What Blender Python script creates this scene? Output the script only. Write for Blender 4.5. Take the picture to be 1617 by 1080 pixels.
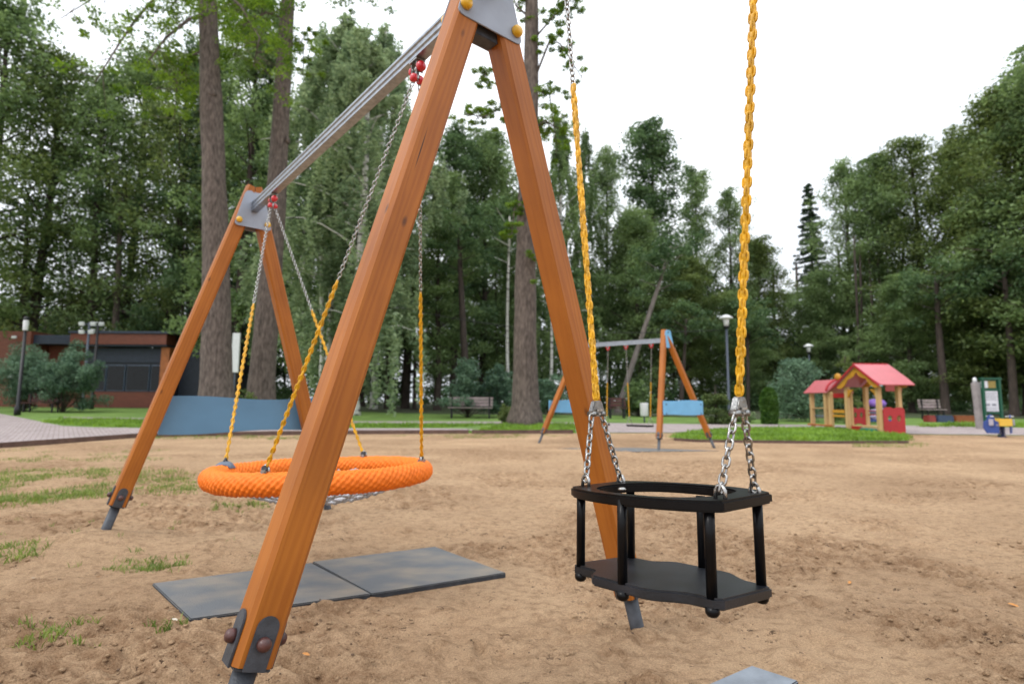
import bpy, bmesh, math, random
import numpy as np
from mathutils import Vector, Matrix

# ------------------------------------------------------------------ camera, sky, sun
S = bpy.context.scene
for o in list(bpy.data.objects): bpy.data.objects.remove(o)
EYE = 0.9
PITCH, ROLL, FPX = 0.1053, 0.0061, 890.0            # focal length in pixels of a 1617 px wide picture
cam = bpy.data.cameras.new('camera'); camo = bpy.data.objects.new('camera', cam)
S.collection.objects.link(camo); S.camera = camo
cam.lens = FPX / 1617 * 36; cam.sensor_width = 36; cam.clip_end = 600; cam.clip_start = 0.05
camo.matrix_world = Matrix.Translation((0, 0, EYE)) @ Matrix.Rotation(math.pi/2 + PITCH, 4, 'X') @ Matrix.Rotation(ROLL, 4, 'Z')
cam.dof.use_dof = True; cam.dof.focus_distance = 1.50; cam.dof.aperture_fstop = 3.3

SUN_EL, SUN_AZ = math.radians(48), math.radians(238)   # azimuth clockwise from +Y
w = bpy.data.worlds.new("World"); S.world = w; w.use_nodes = True
nt = w.node_tree; nt.nodes.clear()
N_ = nt.nodes.new; L_ = nt.links.new
sky = N_('ShaderNodeTexSky'); sky.sky_type = 'NISHITA'; sky.sun_disc = False
sky.sun_elevation = SUN_EL; sky.sun_rotation = SUN_AZ; sky.air_density = 1.0; sky.dust_density = 2.0
tc = N_('ShaderNodeTexCoord'); mp = N_('ShaderNodeMapping'); mp.inputs['Scale'].default_value = (1, 1, 2.6)
nz = N_('ShaderNodeTexNoise'); nz.inputs['Scale'].default_value = 2.3; nz.inputs['Detail'].default_value = 5
cr = N_('ShaderNodeValToRGB'); cr.color_ramp.elements[0].position = 0.30; cr.color_ramp.elements[0].color = (9.3, 9.9, 10.8, 1)
cr.color_ramp.elements[1].position = 0.62; cr.color_ramp.elements[1].color = (12.3, 12.6, 13.0, 1)
mx = N_('ShaderNodeMixRGB'); mx.inputs['Fac'].default_value = 0.93
bg = N_('ShaderNodeBackground'); bg.inputs['Strength'].default_value = 0.10
out = N_('ShaderNodeOutputWorld')
L_(tc.outputs['Generated'], mp.inputs['Vector']); L_(mp.outputs[0], nz.inputs['Vector']); L_(nz.outputs['Fac'], cr.inputs[0])
sx3 = N_('ShaderNodeSeparateXYZ'); mr = N_('ShaderNodeMapRange'); mr.inputs['To Min'].default_value = 0.95; mr.inputs['To Max'].default_value = 2.1   # overcast sky, brighter overhead
vm = N_('ShaderNodeVectorMath'); vm.operation = 'SCALE'; L_(tc.outputs['Generated'], sx3.inputs[0]); L_(sx3.outputs[2], mr.inputs[0])
L_(sky.outputs[0], mx.inputs[1]); L_(cr.outputs[0], mx.inputs[2]); L_(mx.outputs[0], vm.inputs[0]); L_(mr.outputs[0], vm.inputs['Scale']); L_(vm.outputs[0], bg.inputs['Color']); L_(bg.outputs[0], out.inputs[0])
sl = bpy.data.lights.new('sun', 'SUN'); sl.energy = 1.35; sl.angle = math.radians(18); sl.color = (1, 0.96, 0.9)
so = bpy.data.objects.new('sun', sl); S.collection.objects.link(so)
sd = Vector((math.sin(SUN_AZ)*math.cos(SUN_EL), math.cos(SUN_AZ)*math.cos(SUN_EL), math.sin(SUN_EL)))
so.rotation_euler = sd.to_track_quat('Z', 'Y').to_euler(); so.location = (0, -5, 30)
S.view_settings.view_transform = 'Standard'; S.view_settings.look = 'None'; S.view_settings.gamma = 1
S.view_settings.exposure = -0.10; S.view_settings.use_curve_mapping = False
S.render.engine = 'CYCLES'
S.cycles.max_bounces = 6; S.cycles.transparent_max_bounces = 6
S.render.resolution_x = 1024; S.render.resolution_y = 683

# ------------------------------------------------------------------ helpers: survey
def tz(y):                       # the park rises very slightly beyond the sandpit
    return 0.6*(1-math.exp(-(y-15)/20)) if y > 15 else 0.0
def ray(px, py):
    x, y = px-808.5, py-540.0
    c, s = math.cos(ROLL), math.sin(ROLL); X = x*c+y*s; Y = -x*s+y*c
    cp, sp = math.cos(PITCH), math.sin(PITCH)
    return Vector((X/FPX, cp+Y/FPX*sp, sp-Y/FPX*cp))
def at(px, py, dmax=140):        # survey: the point of the ground seen at a photo pixel
    d = ray(px, py); d = d/d.y
    lo, hi = 0.5, dmax
    f = lambda t: EYE+d.z*t-tz(t)
    if f(hi) > 0: return Vector((d.x*hi, hi, tz(hi)))
    for _ in range(50):
        m = (lo+hi)/2
        if f(m) > 0: lo = m
        else: hi = m
    return Vector((d.x*lo, lo, tz(lo)))
def P(px, py, dist):             # the point at a given distance
    d = ray(px, py); d = d/d.y*dist
    return Vector((d.x, dist, EYE+d.z))
def gx(px, dist):                # ground point on a bearing at a distance
    p = P(px, 634, dist); return Vector((p.x, dist, tz(dist)))

# ------------------------------------------------------------------ helpers: objects
def props(o, label=None, cat=None, group=None, kind=None):
    if label: o['label'] = label
    if cat: o['category'] = cat
    if group: o['group'] = group
    if kind: o['kind'] = kind
    return o
def thing(name, loc, label, cat, group=None, rz=0.0):
    o = bpy.data.objects.new(name, None); S.collection.objects.link(o)
    o.location = loc; o.rotation_euler = (0, 0, rz); o.empty_display_size = 0.1
    return props(o, label, cat, group)
def link_mesh(name, me, m, parent=None, mat4=None):
    o = bpy.data.objects.new(name, me); S.collection.objects.link(o)
    if m and not me.materials: me.materials.append(m)
    if parent: o.parent = parent
    if mat4 is not None: o.matrix_local = mat4
    return o
def copy_tree(o, parent=None):
    c = o.copy(); S.collection.objects.link(c)
    if parent: c.parent = parent; c.matrix_parent_inverse = o.matrix_parent_inverse.copy()
    for ch in [k for k in bpy.data.objects if k.parent == o]: copy_tree(ch, c)
    return c
Z = Vector((0, 0, 1))
def frame_of(d):
    d = d.normalized(); u = d.orthogonal().normalized(); return u, d.cross(u)
class MB:
    """collects shapes into one mesh"""
    def __init__(s, org=None): s.v = []; s.f = []; s.o = Vector(org) if org is not None else Vector((0,0,0)); s.sm = []
    def add(s, vs, fs, smooth=False):
        n = len(s.v); s.v += [Vector(v)-s.o for v in vs]; s.f += [tuple(i+n for i in f) for f in fs]; s.sm += [smooth]*len(fs); return s
    def box(s, c, size, ax=None, bev=0.0):
        c = Vector(c); X, Y, Zz = ax if ax else (Vector((1,0,0)), Vector((0,1,0)), Z)
        hx, hy, hz = size[0]/2, size[1]/2, size[2]/2
        b = min(bev, hx*.9, hy*.9, hz*.9)
        if b <= 0:
            vs = [c+X*(i*hx)+Y*(j*hy)+Zz*(k*hz) for i in (-1,1) for j in (-1,1) for k in (-1,1)]
            return s.add(vs, [(0,1,3,2),(4,6,7,5),(0,4,5,1),(2,3,7,6),(0,2,6,4),(1,5,7,3)])
        bm = bmesh.new(); bmesh.ops.create_cube(bm, size=1)
        for v in bm.verts: v.co = Vector((v.co.x*2*hx, v.co.y*2*hy, v.co.z*2*hz))
        bmesh.ops.bevel(bm, geom=bm.edges[:], offset=b, segments=2, affect='EDGES')
        bm.verts.index_update()
        s.add([c+X*v.co.x+Y*v.co.y+Zz*v.co.z for v in bm.verts], [[v.index for v in f.verts] for f in bm.faces]); bm.free(); return s
    def tube(s, pts, rad, n=10, cap=True, closed=False, smooth=True):
        pts = [Vector(p) for p in pts]; k = len(pts)
        rad = rad if isinstance(rad, (list, tuple)) else [rad]*k
        vs = []; fs = []; u = None
        for i, p in enumerate(pts):
            a = pts[(i-1) % k] if (closed or i) else p; b = pts[(i+1) % k] if (closed or i < k-1) else p
            d = (b-a).normalized()
            if u is None: u = frame_of(d)[0]
            else: u = (u-d*u.dot(d)).normalized()
            w_ = d.cross(u)
            vs += [p+(u*math.cos(2*math.pi*j/n)+w_*math.sin(2*math.pi*j/n))*rad[i] for j in range(n)]
        for i in range(k if closed else k-1):
            a = i*n; b = ((i+1) % k)*n
            fs += [(a+j, a+(j+1) % n, b+(j+1) % n, b+j) for j in range(n)]
        if cap and not closed: fs += [tuple(range(n))[::-1], tuple(range((k-1)*n, k*n))]
        return s.add(vs, fs, smooth)
    def lathe(s, prof, c, axis=Z, n=16, smooth=True):
        c = Vector(c); axis = Vector(axis).normalized(); u, w_ = frame_of(axis); vs = []; fs = []
        for r, h in prof: vs += [c+axis*h+(u*math.cos(2*math.pi*j/n)+w_*math.sin(2*math.pi*j/n))*max(r, 1e-5) for j in range(n)]
        for i in range(len(prof)-1): fs += [(i*n+j, i*n+(j+1) % n, (i+1)*n+(j+1) % n, (i+1)*n+j) for j in range(n)]
        fs += [tuple(range(n))[::-1], tuple(range((len(prof)-1)*n, len(prof)*n))]
        return s.add(vs, fs, smooth)
    def dome(s, c, axis, r, h, n=16):
        return s.lathe([(r, 0), (r, h*.35), (r*.93, h*.62), (r*.72, h*.85), (r*.4, h*.97), (0.0005, h)], c, axis, n)
    def prism(s, outline, X, Y, D, c=(0,0,0), bev=0.0, holes=None):
        """outline 2-D in X,Y plane extruded by vector D"""
        c = Vector(c); bm = bmesh.new()
        es = []
        for poly in [outline]+(holes or []):
            vv = [bm.verts.new(c+X*a+Y*b) for a, b in poly]
            es += [bm.edges.new((vv[i], vv[(i+1) % len(vv)])) for i in range(len(vv))]
        if holes: bmesh.ops.triangle_fill(bm, edges=es, use_beauty=True)
        else: bmesh.ops.contextual_create(bm, geom=es)
        fcs = bm.faces[:]
        r = bmesh.ops.extrude_face_region(bm, geom=fcs)
        bmesh.ops.translate(bm, verts=[g for g in r['geom'] if isinstance(g, bmesh.types.BMVert)], vec=D)
        if bev:
            ed = [e for e in bm.edges if len(e.link_faces) == 2 and e.calc_face_angle(0) > 0.8]
            bmesh.ops.bevel(bm, geom=ed, offset=bev, segments=2, affect='EDGES', clamp_overlap=True)
        bmesh.ops.recalc_face_normals(bm, faces=bm.faces[:])
        bm.verts.index_update()
        s.add([v.co.copy() for v in bm.verts], [[v.index for v in f.verts] for f in bm.faces]); bm.free(); return s
    def mesh(s, name):
        me = bpy.data.meshes.new(name); me.from_pydata([tuple(v) for v in s.v], [], s.f)
        me.polygons.foreach_set('use_smooth', s.sm); me.update(); return me
    def build(s, name, m, parent=None, mat4=None):
        return link_mesh(name, s.mesh(name), m, parent, mat4)

# ------------------------------------------------------------------ materials
def mat(name, col, rough=0.6, metal=0.0, var=0.15, vscale=8.0, bump=0.0, bscale=60.0, col2=None, stretch=(1,1,1), coat=0.0, detail=4.0, spec=None, lo=0.3, hi=0.7):
    m = bpy.data.materials.new(name); m.use_nodes = True; n = m.node_tree; b = n.nodes['Principled BSDF']
    t = n.nodes.new('ShaderNodeTexCoord'); mp = n.nodes.new('ShaderNodeMapping'); mp.inputs['Scale'].default_value = stretch
    n.links.new(t.outputs['Object'], mp.inputs[0])
    nz = n.nodes.new('ShaderNodeTexNoise'); nz.inputs['Scale'].default_value = vscale; nz.inputs['Detail'].default_value = detail
    n.links.new(mp.outputs[0], nz.inputs['Vector'])
    r = n.nodes.new('ShaderNodeValToRGB'); e = r.color_ramp.elements
    if col2 is None: col2 = tuple(c*(1-var) for c in col); col = tuple(min(1, c*(1+var)) for c in col)
    e[0].position = lo; e[0].color = (*col2, 1); e[1].position = hi; e[1].color = (*col, 1)
    n.links.new(nz.outputs['Fac'], r.inputs[0]); n.links.new(r.outputs[0], b.inputs['Base Color'])
    b.inputs['Roughness'].default_value = rough; b.inputs['Metallic'].default_value = metal
    if coat: b.inputs['Coat Weight'].default_value = coat; b.inputs['Coat Roughness'].default_value = 0.25
    if spec is not None: b.inputs['Specular IOR Level'].default_value = spec
    if bump:
        n2 = n.nodes.new('ShaderNodeTexNoise'); n2.inputs['Scale'].default_value = bscale; n2.inputs['Detail'].default_value = 5
        n.links.new(mp.outputs[0], n2.inputs['Vector'])
        bp = n.nodes.new('ShaderNodeBump'); bp.inputs['Strength'].default_value = bump; bp.inputs['Distance'].default_value = 0.01
        n.links.new(n2.outputs['Fac'], bp.inputs['Height']); n.links.new(bp.outputs[0], b.inputs['Normal'])
    return m
def wood_mat(name, c1, c2, c3):
    """stained softwood: long grain along local Z, knots, gloss"""
    m = bpy.data.materials.new(name); m.use_nodes = True; n = m.node_tree; b = n.nodes['Principled BSDF']
    N = n.nodes.new; L = n.links.new
    t = N('ShaderNodeTexCoord'); oi = N('ShaderNodeObjectInfo')
    ad = N('ShaderNodeVectorMath'); ad.operation = 'ADD'; sc = N('ShaderNodeVectorMath'); sc.operation = 'SCALE'; sc.inputs['Scale'].default_value = 7.0
    cx = N('ShaderNodeCombineXYZ'); L(oi.outputs['Random'], cx.inputs[0]); L(oi.outputs['Random'], cx.inputs[2]); L(cx.outputs[0], sc.inputs[0])
    L(t.outputs['Object'], ad.inputs[0]); L(sc.outputs[0], ad.inputs[1])
    mp = N('ShaderNodeMapping'); mp.inputs['Scale'].default_value = (1, 1, 0.07); L(ad.outputs[0], mp.inputs[0])
    w_ = N('ShaderNodeTexWave'); w_.wave_type = 'RINGS'; w_.rings_direction = 'Z'
    w_.inputs['Scale'].default_value = 16; w_.inputs['Distortion'].default_value = 7; w_.inputs['Detail'].default_value = 3; w_.inputs['Detail Scale'].default_value = 2.2
    L(mp.outputs[0], w_.inputs['Vector'])
    nz = N('ShaderNodeTexNoise'); nz.inputs['Scale'].default_value = 26; nz.inputs['Detail'].default_value = 6; L(mp.outputs[0], nz.inputs['Vector'])
    bl = N('ShaderNodeTexNoise'); bl.inputs['Scale'].default_value = 2.6; bl.inputs['Detail'].default_value = 3; L(ad.outputs[0], bl.inputs['Vector'])
    m1 = N('ShaderNodeMixRGB'); m1.inputs[1].default_value = (*c1, 1); m1.inputs[2].default_value = (*c2, 1)
    a1 = N('ShaderNodeMath'); a1.operation = 'MULTIPLY_ADD'; a1.inputs[1].default_value = 0.45; L(w_.outputs['Fac'], a1.inputs[0]); 
    a2 = N('ShaderNodeMath'); a2.operation = 'MULTIPLY_ADD'; a2.inputs[1].default_value = 1.3; a2.inputs[2].default_value = -0.45; L(nz.outputs['Fac'], a2.inputs[0]); L(a2.outputs[0], a1.inputs[2]); a1.use_clamp = True
    L(a1.outputs[0], m1.inputs[0])
    m2 = N('ShaderNodeMixRGB'); m2.blend_type = 'MULTIPLY'; m2.inputs[0].default_value = 0.8
    r2 = N('ShaderNodeValToRGB'); r2.color_ramp.elements[0].position = .3; r2.color_ramp.elements[0].color = (.72, .66, .62, 1); r2.color_ramp.elements[1].position = .7; r2.color_ramp.elements[1].color = (1.1, 1.08, 1.05, 1)
    L(bl.outputs['Fac'], r2.inputs[0]); L(m1.outputs[0], m2.inputs[1]); L(r2.outputs[0], m2.inputs[2])
    # knots
    mk = N('ShaderNodeMapping'); mk.inputs['Scale'].default_value = (7, 7, 3.2); L(ad.outputs[0], mk.inputs[0])
    vo = N('ShaderNodeTexVoronoi'); vo.inputs['Scale'].default_value = 1.0; L(mk.outputs[0], vo.inputs['Vector'])
    rk = N('ShaderNodeValToRGB'); rk.color_ramp.elements[0].position = .022; rk.color_ramp.elements[0].color = (.8, .8, .8, 1); rk.color_ramp.elements[1].position = .075; rk.color_ramp.elements[1].color = (0, 0, 0, 1)
    L(vo.outputs['Distance'], rk.inputs[0])
    m3 = N('ShaderNodeMixRGB'); m3.inputs[2].default_value = (*c3, 1); L(rk.outputs[0], m3.inputs[0]); L(m2.outputs[0], m3.inputs[1])
    # drying cracks along the grain
    mc = N('ShaderNodeMapping'); mc.inputs['Scale'].default_value = (30, 30, 0.9); L(ad.outputs[0], mc.inputs[0])
    nc = N('ShaderNodeTexNoise'); nc.inputs['Scale'].default_value = 1.0; nc.inputs['Detail'].default_value = 2; L(mc.outputs[0], nc.inputs['Vector'])
    rc = N('ShaderNodeValToRGB'); rc.color_ramp.elements[0].position = .225; rc.color_ramp.elements[0].color = (1, 1, 1, 1); rc.color_ramp.elements[1].position = .25; rc.color_ramp.elements[1].color = (0, 0, 0, 1)
    L(nc.outputs['Fac'], rc.inputs[0])
    m4 = N('ShaderNodeMixRGB'); m4.inputs[2].default_value = (*[k*.5 for k in c3], 1); L(rc.outputs[0], m4.inputs[0]); L(m3.outputs[0], m4.inputs[1])
    L(m4.outputs[0], b.inputs['Base Color'])
    b.inputs['Roughness'].default_value = .5; b.inputs['Specular IOR Level'].default_value = .35; b.inputs['Coat Weight'].default_value = .08; b.inputs['Coat Roughness'].default_value = .3
    bp = N('ShaderNodeBump'); bp.inputs['Strength'].default_value = .35; bp.inputs['Distance'].default_value = .002
    sb = N('ShaderNodeMath'); sb.operation = 'SUBTRACT'; L(a1.outputs[0], sb.inputs[0]); L(rc.outputs[0], sb.inputs[1])
    L(sb.outputs[0], bp.inputs['Height']); L(bp.outputs[0], b.inputs['Normal'])
    return m
def leaf_mat(name, ca, cb, cc=None, trans=0.35, nscale=0.6):
    m = bpy.data.materials.new(name); m.use_nodes = True; n = m.node_tree; n.nodes.clear()
    N = n.nodes.new; L = n.links.new
    t = N('ShaderNodeNewGeometry'); nz = N('ShaderNodeTexNoise'); nz.inputs['Scale'].default_value = nscale; nz.inputs['Detail'].default_value = 4
    L(t.outputs['Position'], nz.inputs['Vector'])
    r = N('ShaderNodeValToRGB'); e = r.color_ramp.elements; e[0].position = .33; e[0].color = (*ca, 1); e[1].position = .68; e[1].color = (*cb, 1)
    ad = N('ShaderNodeMath'); ad.operation = 'MULTIPLY_ADD'; ad.inputs[1].default_value = .35; L(t.outputs['Random Per Island'], ad.inputs[0])
    sb = N('ShaderNodeMath'); sb.operation = 'SUBTRACT'; sb.inputs[1].default_value = .175; L(nz.outputs['Fac'], sb.inputs[0]); L(sb.outputs[0], ad.inputs[2])
    L(ad.outputs[0], r.inputs[0])
    d = N('ShaderNodeBsdfDiffuse'); tr = N('ShaderNodeBsdfTranslucent'); mx = N('ShaderNodeMixShader'); mx.inputs[0].default_value = trans
    hs = N('ShaderNodeHueSaturation'); hs.inputs['Hue'].default_value = .485; hs.inputs['Value'].default_value = 1.5; hs.inputs['Saturation'].default_value = 1.1
    L(r.outputs[0], d.inputs[0]); L(r.outputs[0], hs.inputs['Color']); L(hs.outputs[0], tr.inputs[0]); L(d.outputs[0], mx.inputs[1]); L(tr.outputs[0], mx.inputs[2])
    gl = N('ShaderNodeBsdfGlossy'); gl.inputs['Roughness'].default_value = .45; gl.inputs[0].default_value = (.5, .55, .5, 1)
    m2 = N('ShaderNodeMixShader'); m2.inputs[0].default_value = .05; L(mx.outputs[0], m2.inputs[1]); L(gl.outputs[0], m2.inputs[2])
    o = N('ShaderNodeOutputMaterial'); L(m2.outputs[0], o.inputs[0]); return m
M = {}
M['wood'] = wood_mat('orange stained timber', (.43, .145, .017), (.315, .092, .009), (.07, .022, .008))
M['galv'] = mat('galvanised steel', (.34, .37, .41), .34, .92, .2, 35, .12, 120)
M['steel'] = mat('bright chain steel', (.40, .39, .375), .27, 1, .3, 90, .1, 300)
M['greypaint'] = mat('grey blue painted plate', (.30, .335, .40), .42, 0.05, .07, 12, .04, 300)
M['darksteel'] = mat('dark grey painted steel', (.060, .066, .078), .5, .2, .3, 30, .15, 200)
M['footsteel'] = mat('weathered steel post', (.10, .105, .115), .5, .3, .35, 25, .15, 200)
M['yellowcap'] = mat('yellow plastic cap', (.72, .40, .008), .3, 0, .06, 30, coat=.4)
M['yellow'] = mat('yellow chain sleeve', (.66, .345, .003), .42, 0, .30, 45, .25, 120, coat=.15)
M['cast'] = mat('cast grey metal', (.27, .27, .265), .3, .95, .3, 60, .2, 200)
M['redcap'] = mat('red plastic cap', (.60, .012, .025), .25, 0, .1, 40, coat=.5)
M['browncap'] = mat('brown plastic bolt cap', (.075, .026, .022), .42, 0, .35, 60, .2, 150, coat=.2)
M['black'] = mat('black moulded rubber', (.0035, .0035, .0042), .34, 0, .3, 20, spec=.10, coat=.2)
M['rubgrey'] = mat('scuffed black rubber seat', (.016, .018, .024), .36, 0, .2, 14, .08, 180, col2=(.005, .006, .008), spec=.5)
M['orange'] = mat('orange rope', (.90, .19, .004), .62, 0, .1, 40, .25, 400)
M['rope'] = mat('grey white net rope', (.45, .47, .50), .6, 0, .35, 60, .5, 300)
M['clampgrey'] = mat('blue grey plastic hood', (.12, .15, .20), .4, 0, .15, 30)
M['blueboard'] = mat('blue painted board', (.105, .235, .37), .45, 0, .08, 5, .05, 80)
M['skyboard'] = mat('light blue painted board', (.16, .42, .68), .45, 0, .06, 6, .04, 80)
M['mat'] = mat('sand dusted rubber mat', (.27, .235, .19), .9, 0, .2, 3.2, .6, 140, col2=(.135, .145, .155), stretch=(1, 1.8, 1), detail=15, lo=.40, hi=.72)
M['edgeshade'] = mat('undusted rubber edge with painted shade', (.035, .038, .044), .9, 0, .3, 30, .3, 120)  # undusted mat sides, darkened in colour to stand for the shadow under them
M['cleanmat'] = mat('grey rubber mat', (.20, .225, .255), .85, 0, .18, 14, .4, 200)
M['bark'] = mat('grey brown bark', (.165, .130, .108), .95, 0, .3, 7.5, 1.0, 16, col2=(.048, .036, .030), stretch=(2.0, 2.0, .6), detail=8)
M['barkdark'] = mat('dark bark', (.075, .055, .045), .95, 0, .3, 5, .8, 14, col2=(.035, .026, .022), stretch=(2, 2, .4), detail=7)
M['barkpale'] = mat('grey bark', (.23, .20, .18), .95, 0, .3, 4, .8, 12, col2=(.12, .10, .09), stretch=(2, 2, .4), detail=7)
M['birch'] = mat('white birch bark', (.62, .60, .56), .8, 0, .2, 4.5, .3, 20, col2=(.06, .05, .045), stretch=(.5, .5, 1.6), detail=6, lo=.38, hi=.46)
G = dict(
  mid=leaf_mat('mid green leaves', (.085, .140, .055), (.25, .35, .14)),
  dark=leaf_mat('dark green leaves', (.048, .095, .040), (.15, .235, .10)),
  olive=leaf_mat('olive green leaves', (.065, .105, .032), (.20, .26, .085)),
  bright=leaf_mat('bright yellow green leaves', (.070, .145, .016), (.19, .30, .045), trans=.5),
  birch=leaf_mat('pale birch leaves', (.15, .22, .12), (.37, .46, .26), trans=.4),
  bluish=leaf_mat('blue green leaves', (.070, .130, .085), (.21, .32, .21), trans=.3),
  spruce=leaf_mat('spruce needles', (.020, .045, .022), (.065, .110, .052), trans=.1),
  thuja=leaf_mat('thuja foliage', (.028, .080, .010), (.085, .180, .025), trans=.2, nscale=4),
  deep=leaf_mat('deep forest leaves', (.014, .036, .012), (.045, .085, .026)))

# ------------------------------------------------------------------ ground
RG = np.random.default_rng(11)
TAB = RG.random((256, 256))
def vnoise(x, y):
    xi = np.floor(x).astype(int); yi = np.floor(y).astype(int); fx = x-xi; fy = y-yi
    fx = fx*fx*(3-2*fx); fy = fy*fy*(3-2*fy); g = lambda a, b: TAB[a % 256, b % 256]
    return (g(xi, yi)*(1-fx)+g(xi+1, yi)*fx)*(1-fy)+(g(xi, yi+1)*(1-fx)+g(xi+1, yi+1)*fx)*fy
def fbm(x, y, o=5):
    s = 0; a = 1; t = 0
    for i in range(o):
        s = s+a*vnoise(x*2**i+17*i, y*2**i+31*i); t += a; a *= .5
    return s/t-.5
DENTS = []; MND = [(0, 0), (0, 0)]
rr = random.Random(5)
for k in range(520):
    y_ = .95+rr.random()**1.5*9; x_ = (rr.random()-.5)*2*(1.15*y_+.6)
    DENTS.append((x_, y_, .03+rr.random()*.07, .018+rr.random()*.035, rr.random()*3.14, .008+rr.random()*.018))
for (a, b_) in ((1420, 925), (1560, 955), (1395, 1005), (1475, 1010), (1345, 995), (1290, 1010), (1540, 1000)):
    p = at(a, b_); DENTS.append((p.x, p.y, .10, .05, .2, .016))
def rough_mask(x, y): return np.clip(fbm(x*1.1+30, y*1.4+60, 4)*5+.38+.45*np.clip((2.6-y)/1.5, 0, 1)+.5*np.exp(-((x-.55)**2+(y-2.35)**2)/.12)+.3*np.exp(-((x+.7)**2+(y-1.4)**2)/.3), 0, 1)
def sand_h(x, y):
    fall = np.clip((12.5-y)/6, 0, 1)
    wx = x+.35*fbm(x*1.3, y*1.3, 3); wy = y+.35*fbm(x*1.3+40, y*1.3+9, 3)
    h = .060*fbm(wx*.9, wy*.9, 4)+.042*fbm(wx*5.5, wy*5.5, 5)
    rid = np.abs(fbm(wx*6.5+90, wy*8.5, 4)); h = h-.034*np.clip(.09-rid, 0, 1)*6*.5*np.clip(fbm(x*1.6+7, y*1.6, 2)*3+.35, 0, 1)
    rough = rough_mask(x, y)
    h = h+rough*(.078*fbm(x*15, y*19, 5)+.062*fbm(x*8+3, y*10, 3))+(.007+.008*rough)*fbm(x*40, y*44, 3)
    h = h+.085*np.exp(-((x-MND[0][0])**2+(y-MND[0][1])**2)/.10)+.045*np.exp(-((x-MND[1][0])**2+(y-MND[1][1])**2)/.06)
    return h*fall
MATS = []
def mat_px(): return [[(240, 927), (300, 985), (585, 944), (492, 894)], [(493, 891), (586, 943), (799, 909), (687, 867)], [(1187, 1060), (1262, 1085), (1190, 1130), (1105, 1096)]]
MND[:] = [(-2.62, 3.60), (-1.49, 4.53)]
def graded(lo, hi, fine, c0, c1, grow=1.045):
    v = list(np.arange(c0, c1, fine)); s = fine; a = v[-1]
    while a < hi: s *= grow; a += s; v.append(a)
    s = fine; a = v[0]
    while a > lo: s *= grow; a -= s; v.insert(0, a)
    return np.array(v)
xs = graded(-150, 150, .016, -3.2, 3.4); ys = graded(-14, 170, .014, .9, 4.6, 1.03)
X_, Y_ = np.meshgrid(xs, ys)
Hh = sand_h(X_, Y_)
for (dx, dy, a, b_, r_, dp) in DENTS:
    ix = np.where(np.abs(xs-dx) < a*3)[0]; iy = np.where(np.abs(ys-dy) < a*3)[0]
    if len(ix) < 2 or len(iy) < 2: continue
    s_ = np.s_[iy[0]:iy[-1]+1, ix[0]:ix[-1]+1]; u = X_[s_]-dx; v = Y_[s_]-dy
    c, s = math.cos(r_), math.sin(r_); q = ((u*c+v*s)/a)**2+((-u*s+v*c)/b_)**2
    Hh[s_] += (-dp*np.exp(-q*1.4)+dp*.55*np.exp(-(np.sqrt(q)-1.55)**2*4))*np.clip((12.5-dy)/6, 0, 1)
for mp_ in mat_px():
    c_ = [at(*q) for q in mp_]; cx_ = sum(q.x for q in c_)/4; cy_ = sum(q.y for q in c_)/4
    ixs = np.where(np.abs(xs-cx_) < .9)[0]; iys = np.where(np.abs(ys-cy_) < .9)[0]; s_ = np.s_[iys[0]:iys[-1]+1, ixs[0]:ixs[-1]+1]; U, V = X_[s_], Y_[s_]
    ar = sum(c_[i].x*c_[(i+1) % 4].y-c_[(i+1) % 4].x*c_[i].y for i in range(4)); sd_ = np.full(U.shape, 9.)
    for i in range(4):
        a, b_ = c_[i], c_[(i+1) % 4]; ln = math.hypot(b_.x-a.x, b_.y-a.y); sd_ = np.minimum(sd_, ((b_.x-a.x)*(V-a.y)-(b_.y-a.y)*(U-a.x))/ln*(1 if ar > 0 else -1))
    z_ = float(np.mean(Hh[s_][sd_ > 0])) if (sd_ > 0).any() else 0.; MATS.append(z_)
    k = np.clip((sd_+.07)/.06, 0, 1); k = k*k*(3-2*k); Hh[s_] = Hh[s_]*(1-k)+(z_-.004)*k
Tz = np.where(Y_ > 15, .6*(1-np.exp(-(np.maximum(Y_, 15)-15)/20)), 0)
Hh = np.where(Y_ < 14, Hh, -.0)
def h_at(x, y):
    i = int(np.clip(np.searchsorted(ys, y), 1, len(ys)-1)); j = int(np.clip(np.searchsorted(xs, x), 1, len(xs)-1))
    return float(Hh[i, j]+Tz[i, j])
V_ = np.stack([X_, Y_, Hh+Tz], -1).reshape(-1, 3)
ny_, nx_ = X_.shape; I = np.arange(ny_*nx_).reshape(ny_, nx_)
F_ = np.stack([I[:-1, :-1], I[:-1, 1:], I[1:, 1:], I[1:, :-1]], -1).reshape(-1, 4)
def np_mesh(name, V, F, smooth=False):
    me = bpy.data.meshes.new(name); k = F.shape[1]
    me.vertices.add(len(V)); me.vertices.foreach_set('co', V.astype(np.float32).ravel())
    me.loops.add(F.size); me.loops.foreach_set('vertex_index', F.astype(np.int32).ravel())
    me.polygons.add(len(F)); me.polygons.foreach_set('loop_start', np.arange(0, F.size, k, dtype=np.int32))
    me.polygons.foreach_set('use_smooth', np.full(len(F), smooth)); me.update(calc_edges=True); return me
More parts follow.
